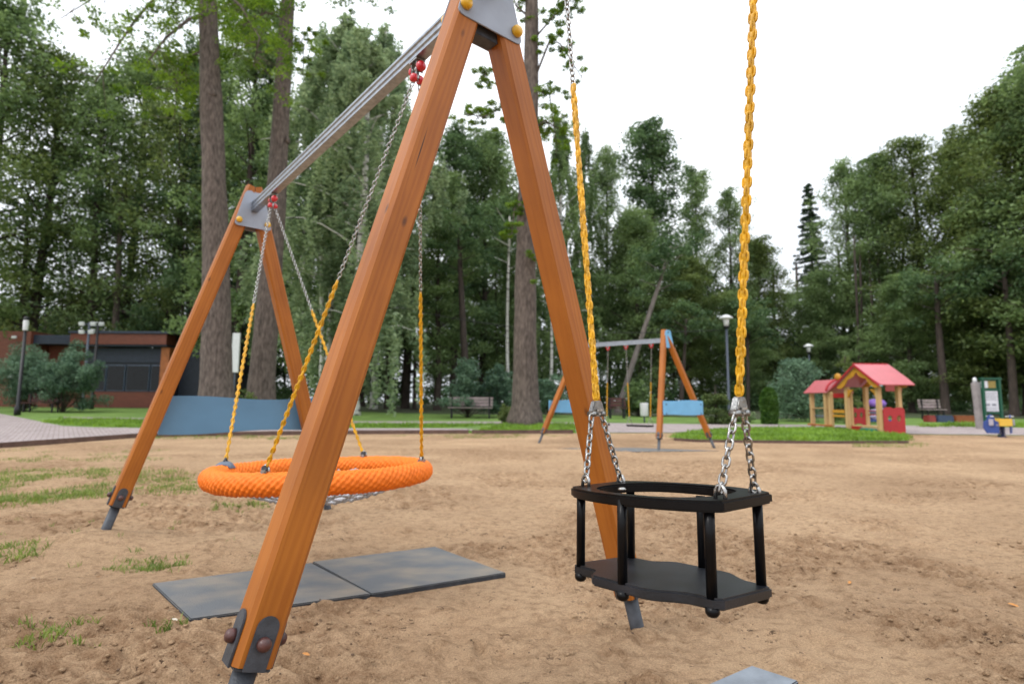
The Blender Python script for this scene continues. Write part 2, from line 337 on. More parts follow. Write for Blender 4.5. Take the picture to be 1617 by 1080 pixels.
def sand_material():
    m = bpy.data.materials.new('dry sand'); m.use_nodes = True; n = m.node_tree; b = n.nodes['Principled BSDF']
    N = n.nodes.new; L = n.links.new; t = N('ShaderNodeTexCoord')
    def nz(sc, det=6, st=(1, 1, 1), rough=.6):
        mp = N('ShaderNodeMapping'); mp.inputs['Scale'].default_value = st; L(t.outputs['Object'], mp.inputs[0])
        a = N('ShaderNodeTexNoise'); a.inputs['Scale'].default_value = sc; a.inputs['Detail'].default_value = det; a.inputs['Roughness'].default_value = rough; L(mp.outputs[0], a.inputs['Vector']); return a
    def ramp(a, p0, c0, p1, c1):
        r = N('ShaderNodeValToRGB'); e = r.color_ramp.elements; e[0].position = p0; e[0].color = (*c0, 1); e[1].position = p1; e[1].color = (*c1, 1); L(a.outputs['Fac'], r.inputs[0]); return r
    big = ramp(nz(.55, 6), .32, (.455, .300, .182), .68, (.635, .435, .272))
    mid = ramp(nz(13, 10, (1, 1.35, 1), .78), .36, (.66, .62, .58), .52, (1.04, 1.04, 1.03))
    mu = N('ShaderNodeMixRGB'); mu.blend_type = 'MULTIPLY'; mu.inputs[0].default_value = 1; L(big.outputs[0], mu.inputs[1]); L(mid.outputs[0], mu.inputs[2])
    fine = ramp(nz(170, 3), .34, (.68, .66, .64), .60, (1.12, 1.12, 1.12))
    m2 = N('ShaderNodeMixRGB'); m2.blend_type = 'MULTIPLY'; m2.inputs[0].default_value = .75; L(mu.outputs[0], m2.inputs[1]); L(fine.outputs[0], m2.inputs[2])
    deb = ramp(nz(30, 4, (1, 1, 1), .7), .345, (1, 1, 1), .385, (0, 0, 0))      # damp crumbs and bark bits
    pat = ramp(nz(1.7, 4), .40, (0, 0, 0), .56, (1, 1, 1))
    mm = N('ShaderNodeMath'); mm.operation = 'MULTIPLY'; L(deb.outputs[0], mm.inputs[0]); L(pat.outputs[0], mm.inputs[1])
    m3 = N('ShaderNodeMixRGB'); m3.inputs[2].default_value = (.15, .095, .06, 1); L(mm.outputs[0], m3.inputs[0]); L(m2.outputs[0], m3.inputs[1])
    at3 = N('ShaderNodeAttribute'); at3.attribute_name = 'scuffed'; cn = ramp(nz(9, 6, (1, 1.3, 1), .75), .42, (0, 0, 0), .62, (1, 1, 1)); mk = N('ShaderNodeMath'); mk.operation = 'MULTIPLY'; L(at3.outputs['Fac'], mk.inputs[0]); L(cn.outputs[0], mk.inputs[1])
    mk2 = N('ShaderNodeMath'); mk2.operation = 'MULTIPLY'; mk2.inputs[1].default_value = .78; L(mk.outputs[0], mk2.inputs[0])      # damp sand turned up from below
    m5 = N('ShaderNodeMixRGB'); m5.blend_type = 'MULTIPLY'; m5.inputs[2].default_value = (.54, .46, .40, 1); L(mk2.outputs[0], m5.inputs[0]); L(m3.outputs[0], m5.inputs[1])
    L(m5.outputs[0], b.inputs['Base Color']); b.inputs['Roughness'].default_value = .95; b.inputs['Specular IOR Level'].default_value = .15
    ha = nz(38, 8, (1, 1, 1), .7); hb = nz(240, 3)
    ad = N('ShaderNodeMath'); ad.operation = 'MULTIPLY_ADD'; ad.inputs[1].default_value = .25; L(hb.outputs['Fac'], ad.inputs[0]); L(ha.outputs['Fac'], ad.inputs[2])
    bp = N('ShaderNodeBump'); bp.inputs['Strength'].default_value = 1.0; bp.inputs['Distance'].default_value = .035; L(ad.outputs[0], bp.inputs['Height']); L(bp.outputs[0], b.inputs['Normal'])
    return m
gme = np_mesh('sand_ground', V_, F_, True); at_ = gme.attributes.new('scuffed', 'FLOAT', 'POINT'); at_.data.foreach_set('value', rough_mask(X_, Y_).astype(np.float32).ravel())
ground = link_mesh('sand_ground', gme, sand_material()); props(ground, 'light brown trampled sand of the playground', kind='structure')

def sheet(name, pts, dz, m, label, kind='structure'):
    bm = bmesh.new(); f = bm.faces.new([bm.verts.new((p.x, p.y, 0)) for p in pts])
    ymin = min(p.y for p in pts); ymax = max(p.y for p in pts); y = max(ymin, 15)+.5; st = .5
    while y < ymax:
        bmesh.ops.bisect_plane(bm, geom=bm.verts[:]+bm.edges[:]+bm.faces[:], plane_co=(0, y, 0), plane_no=(0, 1, 0)); st *= 1.15; y += st
    bmesh.ops.triangulate(bm, faces=bm.faces[:])
    for v in bm.verts: v.co.z = tz(v.co.y)+dz
    bmesh.ops.recalc_face_normals(bm, faces=bm.faces[:])
    if sum(f.normal.z for f in bm.faces) < 0: bmesh.ops.reverse_faces(bm, faces=bm.faces[:])
    me = bpy.data.meshes.new(name); bm.to_mesh(me); bm.free()
    return props(link_mesh(name, me, m), label, kind=kind)
M['lawn'] = mat('mown lawn', (.17, .27, .045), .9, 0, .2, 1.3, .8, 60, col2=(.085, .165, .025), detail=9)
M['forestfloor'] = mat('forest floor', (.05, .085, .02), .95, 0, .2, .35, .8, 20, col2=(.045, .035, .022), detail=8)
def paver_mat():
    m = mat('pinkish concrete pavers', (.40, .335, .325), .85, 0, .1, 1.2, .3, 60); n = m.node_tree; b = n.nodes['Principled BSDF']
    br = n.nodes.new('ShaderNodeTexBrick'); br.inputs['Scale'].default_value = 1; br.inputs['Brick Width'].default_value = .2; br.inputs['Row Height'].default_value = .1
    br.inputs['Mortar Size'].default_value = .006; br.inputs['Color1'].default_value = (1, 1, 1, 1); br.inputs['Color2'].default_value = (.82, .80, .80, 1); br.inputs['Mortar'].default_value = (.45, .42, .40, 1)
    t = n.nodes.new('ShaderNodeTexCoord'); mp = n.nodes.new('ShaderNodeMapping'); mp.inputs['Rotation'].default_value = (0, 0, .9); n.links.new(t.outputs['Object'], mp.inputs[0]); n.links.new(mp.outputs[0], br.inputs[0])
    src = b.inputs['Base Color'].links[0].from_socket; mu = n.nodes.new('ShaderNodeMixRGB'); mu.blend_type = 'MULTIPLY'; mu.inputs[0].default_value = 1
    n.links.new(src, mu.inputs[1]); n.links.new(br.outputs[0], mu.inputs[2]); n.links.new(mu.outputs[0], b.inputs['Base Color']); return m
M['paver'] = paver_mat()
A = lambda L: [at(*p) for p in L]
edge_px = [(-500, 749), (0, 707.5), (215, 691), (330, 688.5), (520, 685.5), (740, 684.5), (905, 684), (1065, 684), (1200, 685), (1430, 686), (1617, 688), (2000, 697)]
edge = A(edge_px)
sheet('lawn', [Vector((-60, edge[0].y, 0))]+edge+[Vector((60, edge[-1].y, 0)), Vector((150, 60, 0)), Vector((150, 165, 0)), Vector((-150, 165, 0)), Vector((-150, 40, 0))], .006, M['lawn'], 'green lawn beyond the sandpit')
pathA = [(-500, 748), (0, 707.3), (215, 690.8), (330, 688.2), (520, 685.2), (700, 683), (775, 678), (700, 676.5), (520, 676.5), (300, 677), (140, 675), (100, 673), (70, 667.5), (30, 659), (0, 653.5), (-300, 646), (-500, 646)]
sheet('paved_path', A(pathA), .010, M['paver'], 'pink paved plaza and path left of the sandpit')
pathB = [(100, 661), (560, 669.5), (790, 669.8), (880, 670.5), (915, 683.6), (1062, 683.6), (1150, 676.8), (1300, 677), (1432, 685.6), (1617, 687.6), (1990, 696), (1990, 680), (1617, 676), (1500, 673), (1300, 671.3), (1100, 670), (900, 667.5), (780, 666), (560, 665.5), (100, 658.5)]
sheet('paved_path', A(pathB), .014, M['paver'], 'narrow paved path crossing the lawn behind the sandpit')
lawnC = [(1058, 694), (1100, 697), (1290, 699.5), (1432, 699), (1430, 690), (1300, 679.5), (1160, 679), (1085, 686)]
sheet('lawn', A(lawnC), .05, M['lawn'], 'grass plot under the playhouse')
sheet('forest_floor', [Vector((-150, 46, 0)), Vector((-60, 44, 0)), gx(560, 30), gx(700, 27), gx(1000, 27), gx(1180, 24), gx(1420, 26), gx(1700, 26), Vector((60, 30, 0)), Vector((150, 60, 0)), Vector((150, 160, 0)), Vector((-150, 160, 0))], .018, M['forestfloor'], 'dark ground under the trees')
M['kerb'] = mat('brown wooden edging board', (.11, .065, .05), .8, 0, .25, 6, .3, 60)
def kerb(pts, h=.10, name='sandpit_kerb', label='low brown board edging round the sand'):
    b = MB(); w2 = .03
    for p, q in zip(pts[:-1], pts[1:]):
        d = (q-p); ln = Vector((d.x, d.y, 0)).length; d = d.normalized(); s_ = Vector((-d.y, d.x, 0)).normalized(); mid = (p+q)/2
        b.box(mid+Z*(h/2-.02), (ln-.004, w2*2, h+.04), (d, s_, s_.cross(d)*-1 if s_.cross(d).z < 0 else s_.cross(d)), .006)
    return props(b.build(name, M['kerb']), label, kind='structure')
kerb(edge[:6]); kerb(A([(745, 684.6), (905, 684.4)])); kerb(A([(1065, 695.5), (1100, 698), (1290, 700.4), (1434, 700)]), .06, 'lawn_kerb', 'low brown edging of the grass plot under the playhouse')

# ---- grass: blades
def blades(name, spots, m, label, hgt=(.03, .09), wid=.004, kind='stuff', seed=1):
    """spots: list of (x, y, z, n, radius)"""
    rg = np.random.default_rng(seed); V = []; 
    for (x, y, z, n, r, sc) in spots:
        a = rg.random(n)*6.283; q = np.sqrt(rg.random(n))*r; bx = x+np.cos(a)*q; by = y+np.sin(a)*q
        h = (hgt[0]+rg.random(n)*(hgt[1]-hgt[0]))*sc; t = rg.random(n)*6.283; le = h*(.2+rg.random(n)*.9); wd = wid*sc*(.7+rg.random(n)*.8)
        cx, sx = np.cos(t), np.sin(t); o = rg.random(n)*6.283; ox, oy = np.cos(o), np.sin(o)
        p0 = np.stack([bx-ox*wd, by-oy*wd, np.full(n, z)], -1); p1 = np.stack([bx+ox*wd, by+oy*wd, np.full(n, z)], -1)
        mx_, my_ = bx+cx*le*.4, by+sx*le*.4
        p2 = np.stack([mx_+ox*wd*.8, my_+oy*wd*.8, z+h*.6], -1); p3 = np.stack([mx_-ox*wd*.8, my_-oy*wd*.8, z+h*.6], -1)
        p4 = np.stack([bx+cx*le, by+sx*le, z+h*(.85+rg.random(n)*.15)], -1); 
        V.append(np.stack([p0, p1, p2, p3, p4], 1).reshape(-1, 3))
    V = np.concatenate(V); k = len(V)//5; b = np.arange(k)*5
    F = np.concatenate([np.stack([b, b+1, b+2, b+3], -1), np.stack([b+3, b+2, b+4, b+4], -1)])
    me = bpy.data.meshes.new(name); fs = [tuple(f) if f[2] != f[3] else tuple(f[:3]) for f in F.tolist()]
    me.from_pydata(V.tolist(), [], fs); me.update()
    return props(link_mesh(name, me, m), label, 'grass', kind=kind)
G['grass'] = leaf_mat('grass blades', (.11, .17, .035), (.26, .33, .085), trans=.35, nscale=9)
G['lawng'] = leaf_mat('lawn blades', (.105, .195, .026), (.25, .40, .06), trans=.35, nscale=.8)
rg = random.Random(3); sp = []
def patch(px0, px1, py0, py1, n, sc=1.0, per=26, dens=None, r=.06):
    for k in range(n):
        px = rg.uniform(px0, px1); py = py0+(py1-py0)*rg.random()
        p = at(px, py)
        if dens is not None and fbm(np.array([p.x*1.4+5]), np.array([p.y*1.4]), 3)[0] < dens: continue
        sp.append((p.x, p.y, h_at(p.x, p.y)-.003, per, r*rg.uniform(.6, 1.5), sc))
patch(-60, 300, 742, 800, 620, .6, 13, -.02, .12)
patch(-60, 170, 740, 765, 230, .6, 13, -.06, .13)
patch(-60, 160, 765, 800, 300, .65, 15, -.12, .12)
patch(180, 310, 745, 780, 120, .55, 13, -.05, .12)
patch(-60, 260, 703, 730, 160, .6, 16, .02, .12)
patch(-20, 75, 872, 892, 24, .6, 14, None, .05); patch(190, 295, 882, 900, 30, .5, 12, None, .05); patch(160, 300, 870, 905, 12, .5, 12, None, .03)
patch(30, 160, 990, 1028, 22, .55, 9, None, .02); patch(240, 290, 985, 1005, 8, .5, 9, None, .02); patch(330, 420, 795, 806, 20, .7, 16, None, .05)
patch(-60, 500, 800, 900, 26, .5, 8, None, .03); patch(700, 830, 686, 692, 60, .6, 20, None, .12); patch(1350, 1460, 700, 706, 40, .7, 20, None, .12)
patch(620, 900, 686, 690, 60, .5, 16, None, .12); patch(230, 520, 688, 694, 90, .8, 16, None, .15)
blades('grass_patches', sp, G['grass'], 'thin green grass growing through the sand at the left')
# longer grass along the lawns
sp = []
def strip(poly, n, sc=1.3, per=14, r=.16, dz=.006):
    P2 = A(poly); xs_ = [p.x for p in P2]; ys_ = [p.y for p in P2]; k = 0
    def inside(x, y):
        c = False; j = len(P2)-1
        for i in range(len(P2)):
            if (P2[i].y > y) != (P2[j].y > y) and x < (P2[j].x-P2[i].x)*(y-P2[i].y)/(P2[j].y-P2[i].y)+P2[i].x: c = not c
            j = i
        return c
    while k < n:
        x = rg.uniform(min(xs_), max(xs_)); y = rg.uniform(min(ys_), max(ys_)); k += 1
        if inside(x, y): sp.append((x, y, tz(y)+dz, per, r, sc*rg.uniform(.6, 1.4)))
strip(lawnC, 2600, 1.0, 16, .16, .05)
strip([(742, 684), (905, 683.5), (905, 671.5), (800, 671), (760, 680)], 1100, 1.2, 16, .16)
strip([(70, 667), (140, 674.5), (300, 676.5), (560, 676), (560, 670.5), (100, 661.5)], 1500, 1.2, 14, .2)
strip([(560, 676), (700, 676), (790, 671), (560, 670.5)], 400, 1.2, 14, .2)
strip([(1432, 675), (1617, 675), (1617, 670), (1500, 671)], 300, 1.6, 16, .2)
blades('lawn_grass', sp, G['lawng'], 'longer green grass blades on the lawns', hgt=(.04, .10), wid=.006, seed=4)

# ---- loose bits on the sand
cb = []; rc = random.Random(9)
ico = bmesh.new(); bmesh.ops.create_icosphere(ico, subdivisions=1, radius=1); ICO = [v.co.copy() for v in ico.verts]; ICOF = [[v.index for v in f.verts] for f in ico.faces]; ico.free()
def clods(name, n, smin, smax, m, label, seed, thr=-.02):
    r = random.Random(seed); b = MB(); k = 0; tries = 0
    while k < n and tries < n*30:
        tries += 1
        y = .9+r.random()**1.7*6; x = (r.random()-.5)*2*(1.05*y+.3)
        if fbm(np.array([x*1.1+30]), np.array([y*1.4+60]), 3)[0] < thr: continue
        s_ = smin+(smax-smin)*r.random()**3; z = h_at(x, y); k += 1
        b.add([Vector((x+c.x*s_*r.uniform(.6, 1.4), y+c.y*s_*r.uniform(.6, 1.4), z+s_*.2+c.z*s_*r.uniform(.35, .8))) for c in ICO], ICOF, True)
    return props(b.build(name, m), label, kind='stuff')
clods('sand_clods', 9500, .002, .013, ground.data.materials[0], 'small crumbs of sand lying loose on the surface', 1)
M['litter'] = mat('bark crumbs', (.12, .075, .045), .9, 0, .4, 60)
clods('bark_crumbs', 2200, .0015, .007, M['litter'], 'dark bark crumbs scattered on the sand', 2, -.03)
tw = MB(); rt = random.Random(21)
for k in range(420):
    y = 1.0+rt.random()**1.5*7; x = (rt.random()-.5)*2*(1.05*y+.3); a = rt.random()*6.28; l = .006+.03*rt.random()**3; z = h_at(x, y)+.0015
    tw.tube([(x, y, z), (x+math.cos(a)*l*.5, y+math.sin(a)*l*.5, z+.002), (x+math.cos(a+.3)*l, y+math.sin(a+.3)*l, z)], .0011+.0008*rt.random(), 4)
props(tw.build('twigs', M['litter']), 'tiny twigs and needles lying on the sand', kind='stuff')
M['dryleaf'] = mat('dry orange leaf', (.50, .22, .06), .8, 0, .3, 60); M['paleleaf'] = mat('pale litter', (.62, .56, .46), .8, 0, .2, 60)
def fallen(px, py, s_, m, label, seed):
    r = random.Random(seed); p = at(px, py); z = h_at(p.x, p.y)+.004; b = MB((p.x, p.y, z)); a = r.random()*6
    X = Vector((math.cos(a), math.sin(a), .15)); Y = Vector((-math.sin(a), math.cos(a), .2))
    out = [(0, -1), (.45, -.5), (.5, .1), (.25, .7), (0, 1), (-.28, .65), (-.5, 0), (-.4, -.6)]
    vs = [Vector((p.x, p.y, z))]+[Vector((p.x, p.y, z))+X*u*s_+Y*v*s_+Z*(s_*.25*abs(u)+.001) for u, v in out]
    b.add(vs, [(0, i+1, (i+1) % 8+1) for i in range(8)]); o = b.build('fallen_leaf', m); o.location = (p.x, p.y, z)
    props(o, label, 'leaf', 'dry leaves lying on the sand'); return o
fallen(1601, 957, .022, M['dryleaf'], 'orange dry leaf on the sand at the far right of the photo', 1)
fallen(1342, 927, .016, M['dryleaf'], 'small orange brown leaf on the sand right of the black seat', 2)
fallen(482, 1058, .014, M['dryleaf'], 'small brown leaf near the foot of the nearest timber leg', 3)
fallen(275, 987, .014, M['paleleaf'], 'tiny pale scrap beside a grass tuft left of the rubber mat', 4)
fallen(52, 921, .018, M['paleleaf'], 'pale flat scrap on the bare sand at the far left', 5)
fallen(155, 916, .013, M['dryleaf'], 'brown leaf on the sand above left of the rubber mats', 6)
fallen(302, 799, .03, M['paleleaf'], 'white pebble like scrap on the sand below the orange ring', 7)

# ------------------------------------------------------------------ rubber mats
def rubber_mat(px, label, zt, th=.014, m='mat', z0=None):
    c = [at(*p) for p in px]; cen = sum(c, Vector())/len(c); z0 = z0 if z0 is not None else sum(h_at(p.x, p.y) for p in c)/4+.002
    b = MB((cen.x, cen.y, z0)); X = Vector((1, 0, 0)); Y = Vector((0, 1, 0))
    b.prism([(p.x, p.y) for p in c], X, Y, Z*(th+.05), (0, 0, z0-.05+zt), .004)
    o = b.build('rubber_mat', M[m]); o.location = (cen.x, cen.y, z0); o.data.materials.append(M['edgeshade'])
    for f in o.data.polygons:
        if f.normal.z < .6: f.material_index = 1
    return props(o, label, 'rubber mat', 'rubber tiles lying on the sand')
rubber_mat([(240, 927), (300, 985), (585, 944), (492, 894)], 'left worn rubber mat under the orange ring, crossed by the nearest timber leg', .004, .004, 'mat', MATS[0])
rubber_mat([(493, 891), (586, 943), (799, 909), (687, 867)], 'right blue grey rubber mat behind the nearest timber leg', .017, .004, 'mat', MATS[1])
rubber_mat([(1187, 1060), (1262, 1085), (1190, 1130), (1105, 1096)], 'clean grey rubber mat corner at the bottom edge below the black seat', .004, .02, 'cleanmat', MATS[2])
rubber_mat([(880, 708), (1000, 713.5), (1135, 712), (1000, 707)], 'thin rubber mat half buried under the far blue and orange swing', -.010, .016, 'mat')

# ------------------------------------------------------------------ chains
def link_shape(b, c, d, s_, ln, wd, wire, n=12, m=6):
    """one oval link: c centre, d long axis, s_ side axis"""
    r = (wd-wire)/2; h = (ln-wire)/2-r; pts = []
    for i in range(n//2+1):
        a = math.pi*i/(n//2); pts.append(c+d*(h+r*math.sin(a))+s_*(r*math.cos(a)))
    for i in range(n//2+1):
        a = math.pi+math.pi*i/(n//2); pts.append(c+d*(-h+r*math.sin(a))+s_*(r*math.cos(a)))
    b.tube(pts, wire/2, m, closed=True)
def chain(P0, P1, org, pitch=.017, wire=.0048, wd=.018, ref=None, n=12, m=6, seed=0, phase=0):
    b = MB(org); P0 = Vector(P0); P1 = Vector(P1); L = (P1-P0).length; d = (P1-P0)/L; k = max(1, round(L/pitch)); pt = L/k
    u = (ref-d*ref.dot(d)).normalized() if ref is not None else frame_of(d)[0]; v = d.cross(u); r = random.Random(seed)
    for i in range(k):
        a = (math.pi/4 if False else 0)+(i+phase) % 2*math.pi/2+r.uniform(-.22, .22)
        link_shape(b, P0+d*(pt*(i+.5)), (d+u*r.uniform(-.05, .05)+v*r.uniform(-.05, .05)).normalized(), u*math.cos(a)+v*math.sin(a), pt+2*wire*.95, wd, wire, n, m)
    return b
def sleeve(P0, P1, org, period=.040, r=.0092, amp=.16, ref=None, n=14, per=12, seed=0):
    if period == .040: b = chain(P0, P1, org, pitch=period/2, wire=r*.60, wd=r*2.30, ref=ref, n=12, m=8, seed=seed)     # coated links under the shrunk skin
    else: b = MB(org)
    r = r*.60; P0 = Vector(P0); P1 = Vector(P1); L = (P1-P0).length; d = (P1-P0)/L; k = max(1, round(L/period)); st = k*per
    u = (ref-d*ref.dot(d)).normalized() if ref is not None else frame_of(d)[0]; v = d.cross(u); rr_ = random.Random(seed); vs = []
    tw = rr_.uniform(-.3, .3); j = [rr_.uniform(-.05, .05) for _ in range(st+2)]; ji = [0]*(st+1); t_ = rr_.uniform(-.6, .6)
    for i in range(st+1):
        ph = 2*math.pi*i/per; tw += rr_.uniform(-.05, .05)+t_*.01
        cp = math.cos(ph); cp = math.copysign(abs(cp)**.6, cp); e1 = r*(1+amp*cp+j[i]*.6); e2 = r*(1-amp*cp+j[i+1]*.6)
        cu, sn = math.cos(tw), math.sin(tw); uu = u*cu+v*sn; vv = v*cu-u*sn
        for q in range(n):
            a = 2*math.pi*q/n; ca, sa = math.cos(a), math.sin(a)
            ca = math.copysign(abs(ca)**.8, ca); sa = math.copysign(abs(sa)**.8, sa)
            vs.append(P0+d*(L*i/st)+uu*(e1*ca)+vv*(e2*sa))
    fs = [(i*n+q, i*n+(q+1) % n, (i+1)*n+(q+1) % n, (i+1)*n+q) for i in range(st) for q in range(n)]+[tuple(range(n))[::-1], tuple(range(st*n, st*n+n))]
    return b.add(vs, fs, True)

# ------------------------------------------------------------------ A-frame swing
def dirs(th): return Vector((-math.sin(th), math.cos(th), 0)), Vector((math.cos(th), math.sin(th), 0))
def chamf(wd, c=.011):
    h = wd/2; return [(-h+c, -h), (h-c, -h), (h, -h+c), (h, h-c), (h-c, h), (-h+c, h), (-h, h-c), (-h, -h+c)]
def make_leg(root, foot, apex, b_, q_, side, wd, topcut, zcut, capmat, wood, detail=True):
    """foot, apex: axis points (world). local axes: z up the timber, y along the beam, x outward in the A plane"""
    foot = Vector(foot); apex = Vector(apex); zl = (apex-foot).normalized(); yl = (b_-zl*b_.dot(zl)).normalized(); xl = yl.cross(zl)
    if xl.dot(q_) * side < 0: xl = -xl; yl = -yl        # local x points outward
    Mw = Matrix((xl, yl, zl)).transposed().to_4x4(); Mw.translation = foot
    ln = (apex-foot).length; z0 = zcut/zl.z; z1 = ln+topcut
    bm = bmesh.new(); o = chamf(wd)
    n = 24; ring = []
    for i in range(n+1):
        z = z0+(z1-z0)*i/n; ring.append([bm.verts.new((x, y, z)) for x, y in o])
    for i in range(n):
        for j in range(8): bm.faces.new((ring[i][j], ring[i][(j+1) % 8], ring[i+1][(j+1) % 8], ring[i+1][j]))
    bm.faces.new(ring[0][::-1]); bm.faces.new(ring[-1])
    # mitre against the middle plane of the frame
    inv = Mw.inverted(); pc = inv @ (apex+q_*(side*.002)); pn = (inv.to_3x3() @ (q_*side)).normalized()
    r = bmesh.ops.bisect_plane(bm, geom=bm.verts[:]+bm.edges[:]+bm.faces[:], plane_co=pc, plane_no=-pn, clear_outer=True)
    ed = [g for g in r['geom_cut'] if isinstance(g, bmesh.types.BMEdge)]
    if ed: bmesh.ops.contextual_create(bm, geom=ed)
    bmesh.ops.recalc_face_normals(bm, faces=bm.faces[:])
    me = bpy.data.meshes.new('leg'); bm.to_mesh(me); bm.free()
    leg = link_mesh('leg', me, wood, root, Matrix.Translation(-root.location) @ Mw)
    # steel foot: cheeks on three faces with rounded tops, and the post going into the ground
    f = MB(); X, Y, Zl = Vector((1, 0, 0)), Vector((0, 1, 0)), Z
    f.tube([(0, 0, -.25), (0, 0, z0-.004)], .028, 20)
    f.box((0, 0, z0-.005), (wd*.9, wd*.9, .008), bev=.002)
    pw = wd*.28; ph = .115
    outl = [(-pw, -.006), (pw, -.006), (pw, ph-pw)]+[(pw*math.cos(a), ph-pw+pw*math.sin(a)) for a in [math.pi*k/10 for k in range(1, 10)]]+[(-pw, ph-pw)]
    for ax, sg in ((Y, -1), (Y, 1), (X, 1), (X, -1)):
        sd = X if ax == Y else Y
        f.prism(outl, sd, Zl, ax*(sg*.006), ax*(sg*(wd/2+.0005))+Zl*z0, .0012)
    f.build('steel_foot', M['footsteel'] if not detail else M['darksteel'], leg)
    for ax in (-Y, Y, X, -X):
        MB().dome(ax*(wd/2+.0065)+Zl*(z0+.055), ax, .0165, .021).build('bolt_cap', M['browncap'], leg)
    return leg
def plate_outline(hb, ht, h, r=.034):
    c = [(-hb, 0), (hb, 0), (ht, h), (-ht, h)]; out = []
    for i in range(4):
        p = Vector((*c[i], 0)); a = (Vector((*c[i-1], 0))-p).normalized(); d = (Vector((*c[(i+1) % 4], 0))-p).normalized()
        for k in range(5):
            t = k/4; q = p+a*r*(1-t)**2+d*r*t**2; out.append((q.x, q.y))
    return out
def make_plate(root, C, q_, n_, zb, zt, hb, ht, pm, cm, capsize=.0215, top=True):
    """plate on face with outward normal n_; C = frame centre at ground"""
    b = MB(root.location); base = C+Z*zb
    b.prism(plate_outline(hb, ht, zt-zb), q_, Z, n_*.006, base+n_*.0475, .001)
    pl = b.build('top_plate', pm, root)
    spots = [(-hb+.034, .042), (hb-.034, .042)]+([(0, zt-zb-.045)] if top else [])
    for i, (u, v) in enumerate(spots):
        MB(root.location).dome(base+n_*.0537+q_*u+Z*v, n_, capsize, capsize*1.1).build('bolt_cap', cm if i < 2 else M['browncap'], pl)
    return pl
def make_beam(root, p0, p1, q_, w_=.046, h=.070, m=None):
    """pressed galvanised section with two ribs on each side; p = centre of top face"""
    b = MB(root.location); hw = w_/2; rb = .006
    prof = [(-hw, 0), (hw, 0)]
    side = [(0, -.010), (-rb, -.016), (-rb, -.028), (0, -.034), (0, -.042), (-rb, -.048), (-rb, -.058), (0, -.063), (0, -h)]
    right = [(hw+a, z) for a, z in side]; left = [(-hw-a, z) for a, z in side][::-1]
    o = prof[:1]+prof[1:]+right+left
    u = q_; vs = [p0+u*a+Z*z for a, z in o]+[p1+u*a+Z*z for a, z in o]; n = len(o)
    b.add(vs, [(i, (i+1) % n, n+(i+1) % n, n+i) for i in range(n)]+[tuple(range(n))[::-1], tuple(range(n, 2*n))])
    return b.build('beam', m or M['galv'], root)
def wavy_board(root, a, b_, z0, z1, n_, m, name='side_board', amp=.014, th=.018, bolts=None):
    """board from point a to b, between z0 and z1, wavy top edge"""
    d = (b_-a); L = Vector((d.x, d.y, 0)).length; X = Vector((d.x, d.y, 0)).normalized(); k = 28; sl = .0
    up = [(L*i/k, z1+amp*(math.sin(2*math.pi*(i/k)*1.0+.5))*1.0) for i in range(k+1)]
    dn = [(L*i/k, z0-amp*.8*math.sin(2*math.pi*(i/k)+.5)*1.0) for i in range(k+1)]
    o = dn+up[::-1]
    t = MB(root.location); t.prism(o, X, Z, n_*th, Vector((a.x, a.y, 0)), .002)
    bo = t.build(name, m, root)
    return bo
def hanger(root, p, b_, q_, caps=True):
    """swivel bearing under the beam at p: yoke, axle with red caps, shackle"""
    t = MB(root.location)
    t.box(p-Z*.004, (.045, .060, .008), (q_, b_, Z), .001)
    for s_ in (-1, 1): t.box(p-Z*.030+b_*(s_*.020), (.034, .006, .052), (q_, b_, Z), .002)
    t.lathe([(.012, -.02), (.012, .02)], p-Z*.035, b_, 12)
    t.box(p-Z*.062, (.014, .020, .040), (q_, b_, Z), .003)
    h = t.build('hanger', M['steel'], root)
    if caps:
        for s_ in (-1, 1):
            MB(root.location).dome(p-Z*.035+b_*(s_*.024), b_*s_, .021, .026).build('red_cap', M['redcap'], h)
            MB(root.location).dome(p-Z*.078+q_*(s_*.008), q_*s_, .019, .023).build('red_cap', M['redcap'], h)
    return p-Z*.080

TH = .6985; B1, Q1 = dirs(TH); N1 = Vector((-.0897, 1.858, 0)); HS, AP = .781, 2.507; WD = .094
B2, Q2 = dirs(.7146); F1 = N1+B1*3.02
root = thing('swing_frame', (N1.x, N1.y, 0), 'large orange timber A-frame swing in front, with grey top plates and a galvanised beam', 'swing frame')
make_leg(root, N1-Q1*HS, N1+Z*AP+B1*.038, B1, Q1, -1, WD, .06, .280, None, M['wood'])
make_leg(root, N1+Q1*HS, N1+Z*AP+B1*.038, B1, Q1, 1, WD, .06, .150, None, M['wood'])
lean = B1*-.166
make_leg(root, F1-Q2*.735+Z*.04, F1+Z*2.47+lean, B1, Q2, -1, WD, -.01, .185, None, M['wood'])
make_leg(root, F1+Q2*.735+Z*.04, F1+Z*2.47+lean, B1, Q2, 1, WD, -.01, .185, None, M['wood'])
N0 = N1-B1*3.12
make_leg(root, N0-Q1*HS, N0+Z*AP, B1, Q1, -1, WD, .06, .135, None, M['wood']); make_leg(root, N0+Q1*HS, N0+Z*AP, B1, Q1, 1, WD, .06, .135, None, M['wood'])
BT = 2.398
NT = N1+B1*.035
make_plate(root, NT, Q1, -B1, 2.190, 2.52, .146, .045, M['greypaint'], M['yellowcap'])
make_plate(root, NT, Q1, B1, 2.190, 2.52, .146, .045, M['greypaint'], M['yellowcap'])
FT = F1+lean*.94
make_plate(root, FT, Q2, -B2, 2.150, 2.425, .132, .062, M['greypaint'], M['yellowcap'], top=False)
make_plate(root, FT, Q2, B2, 2.150, 2.425, .132, .062, M['greypaint'], M['yellowcap'], top=False)
make_plate(root, N0, Q1, B1, 2.155, 2.52, .152, .045, M['greypaint'], M['yellowcap'])
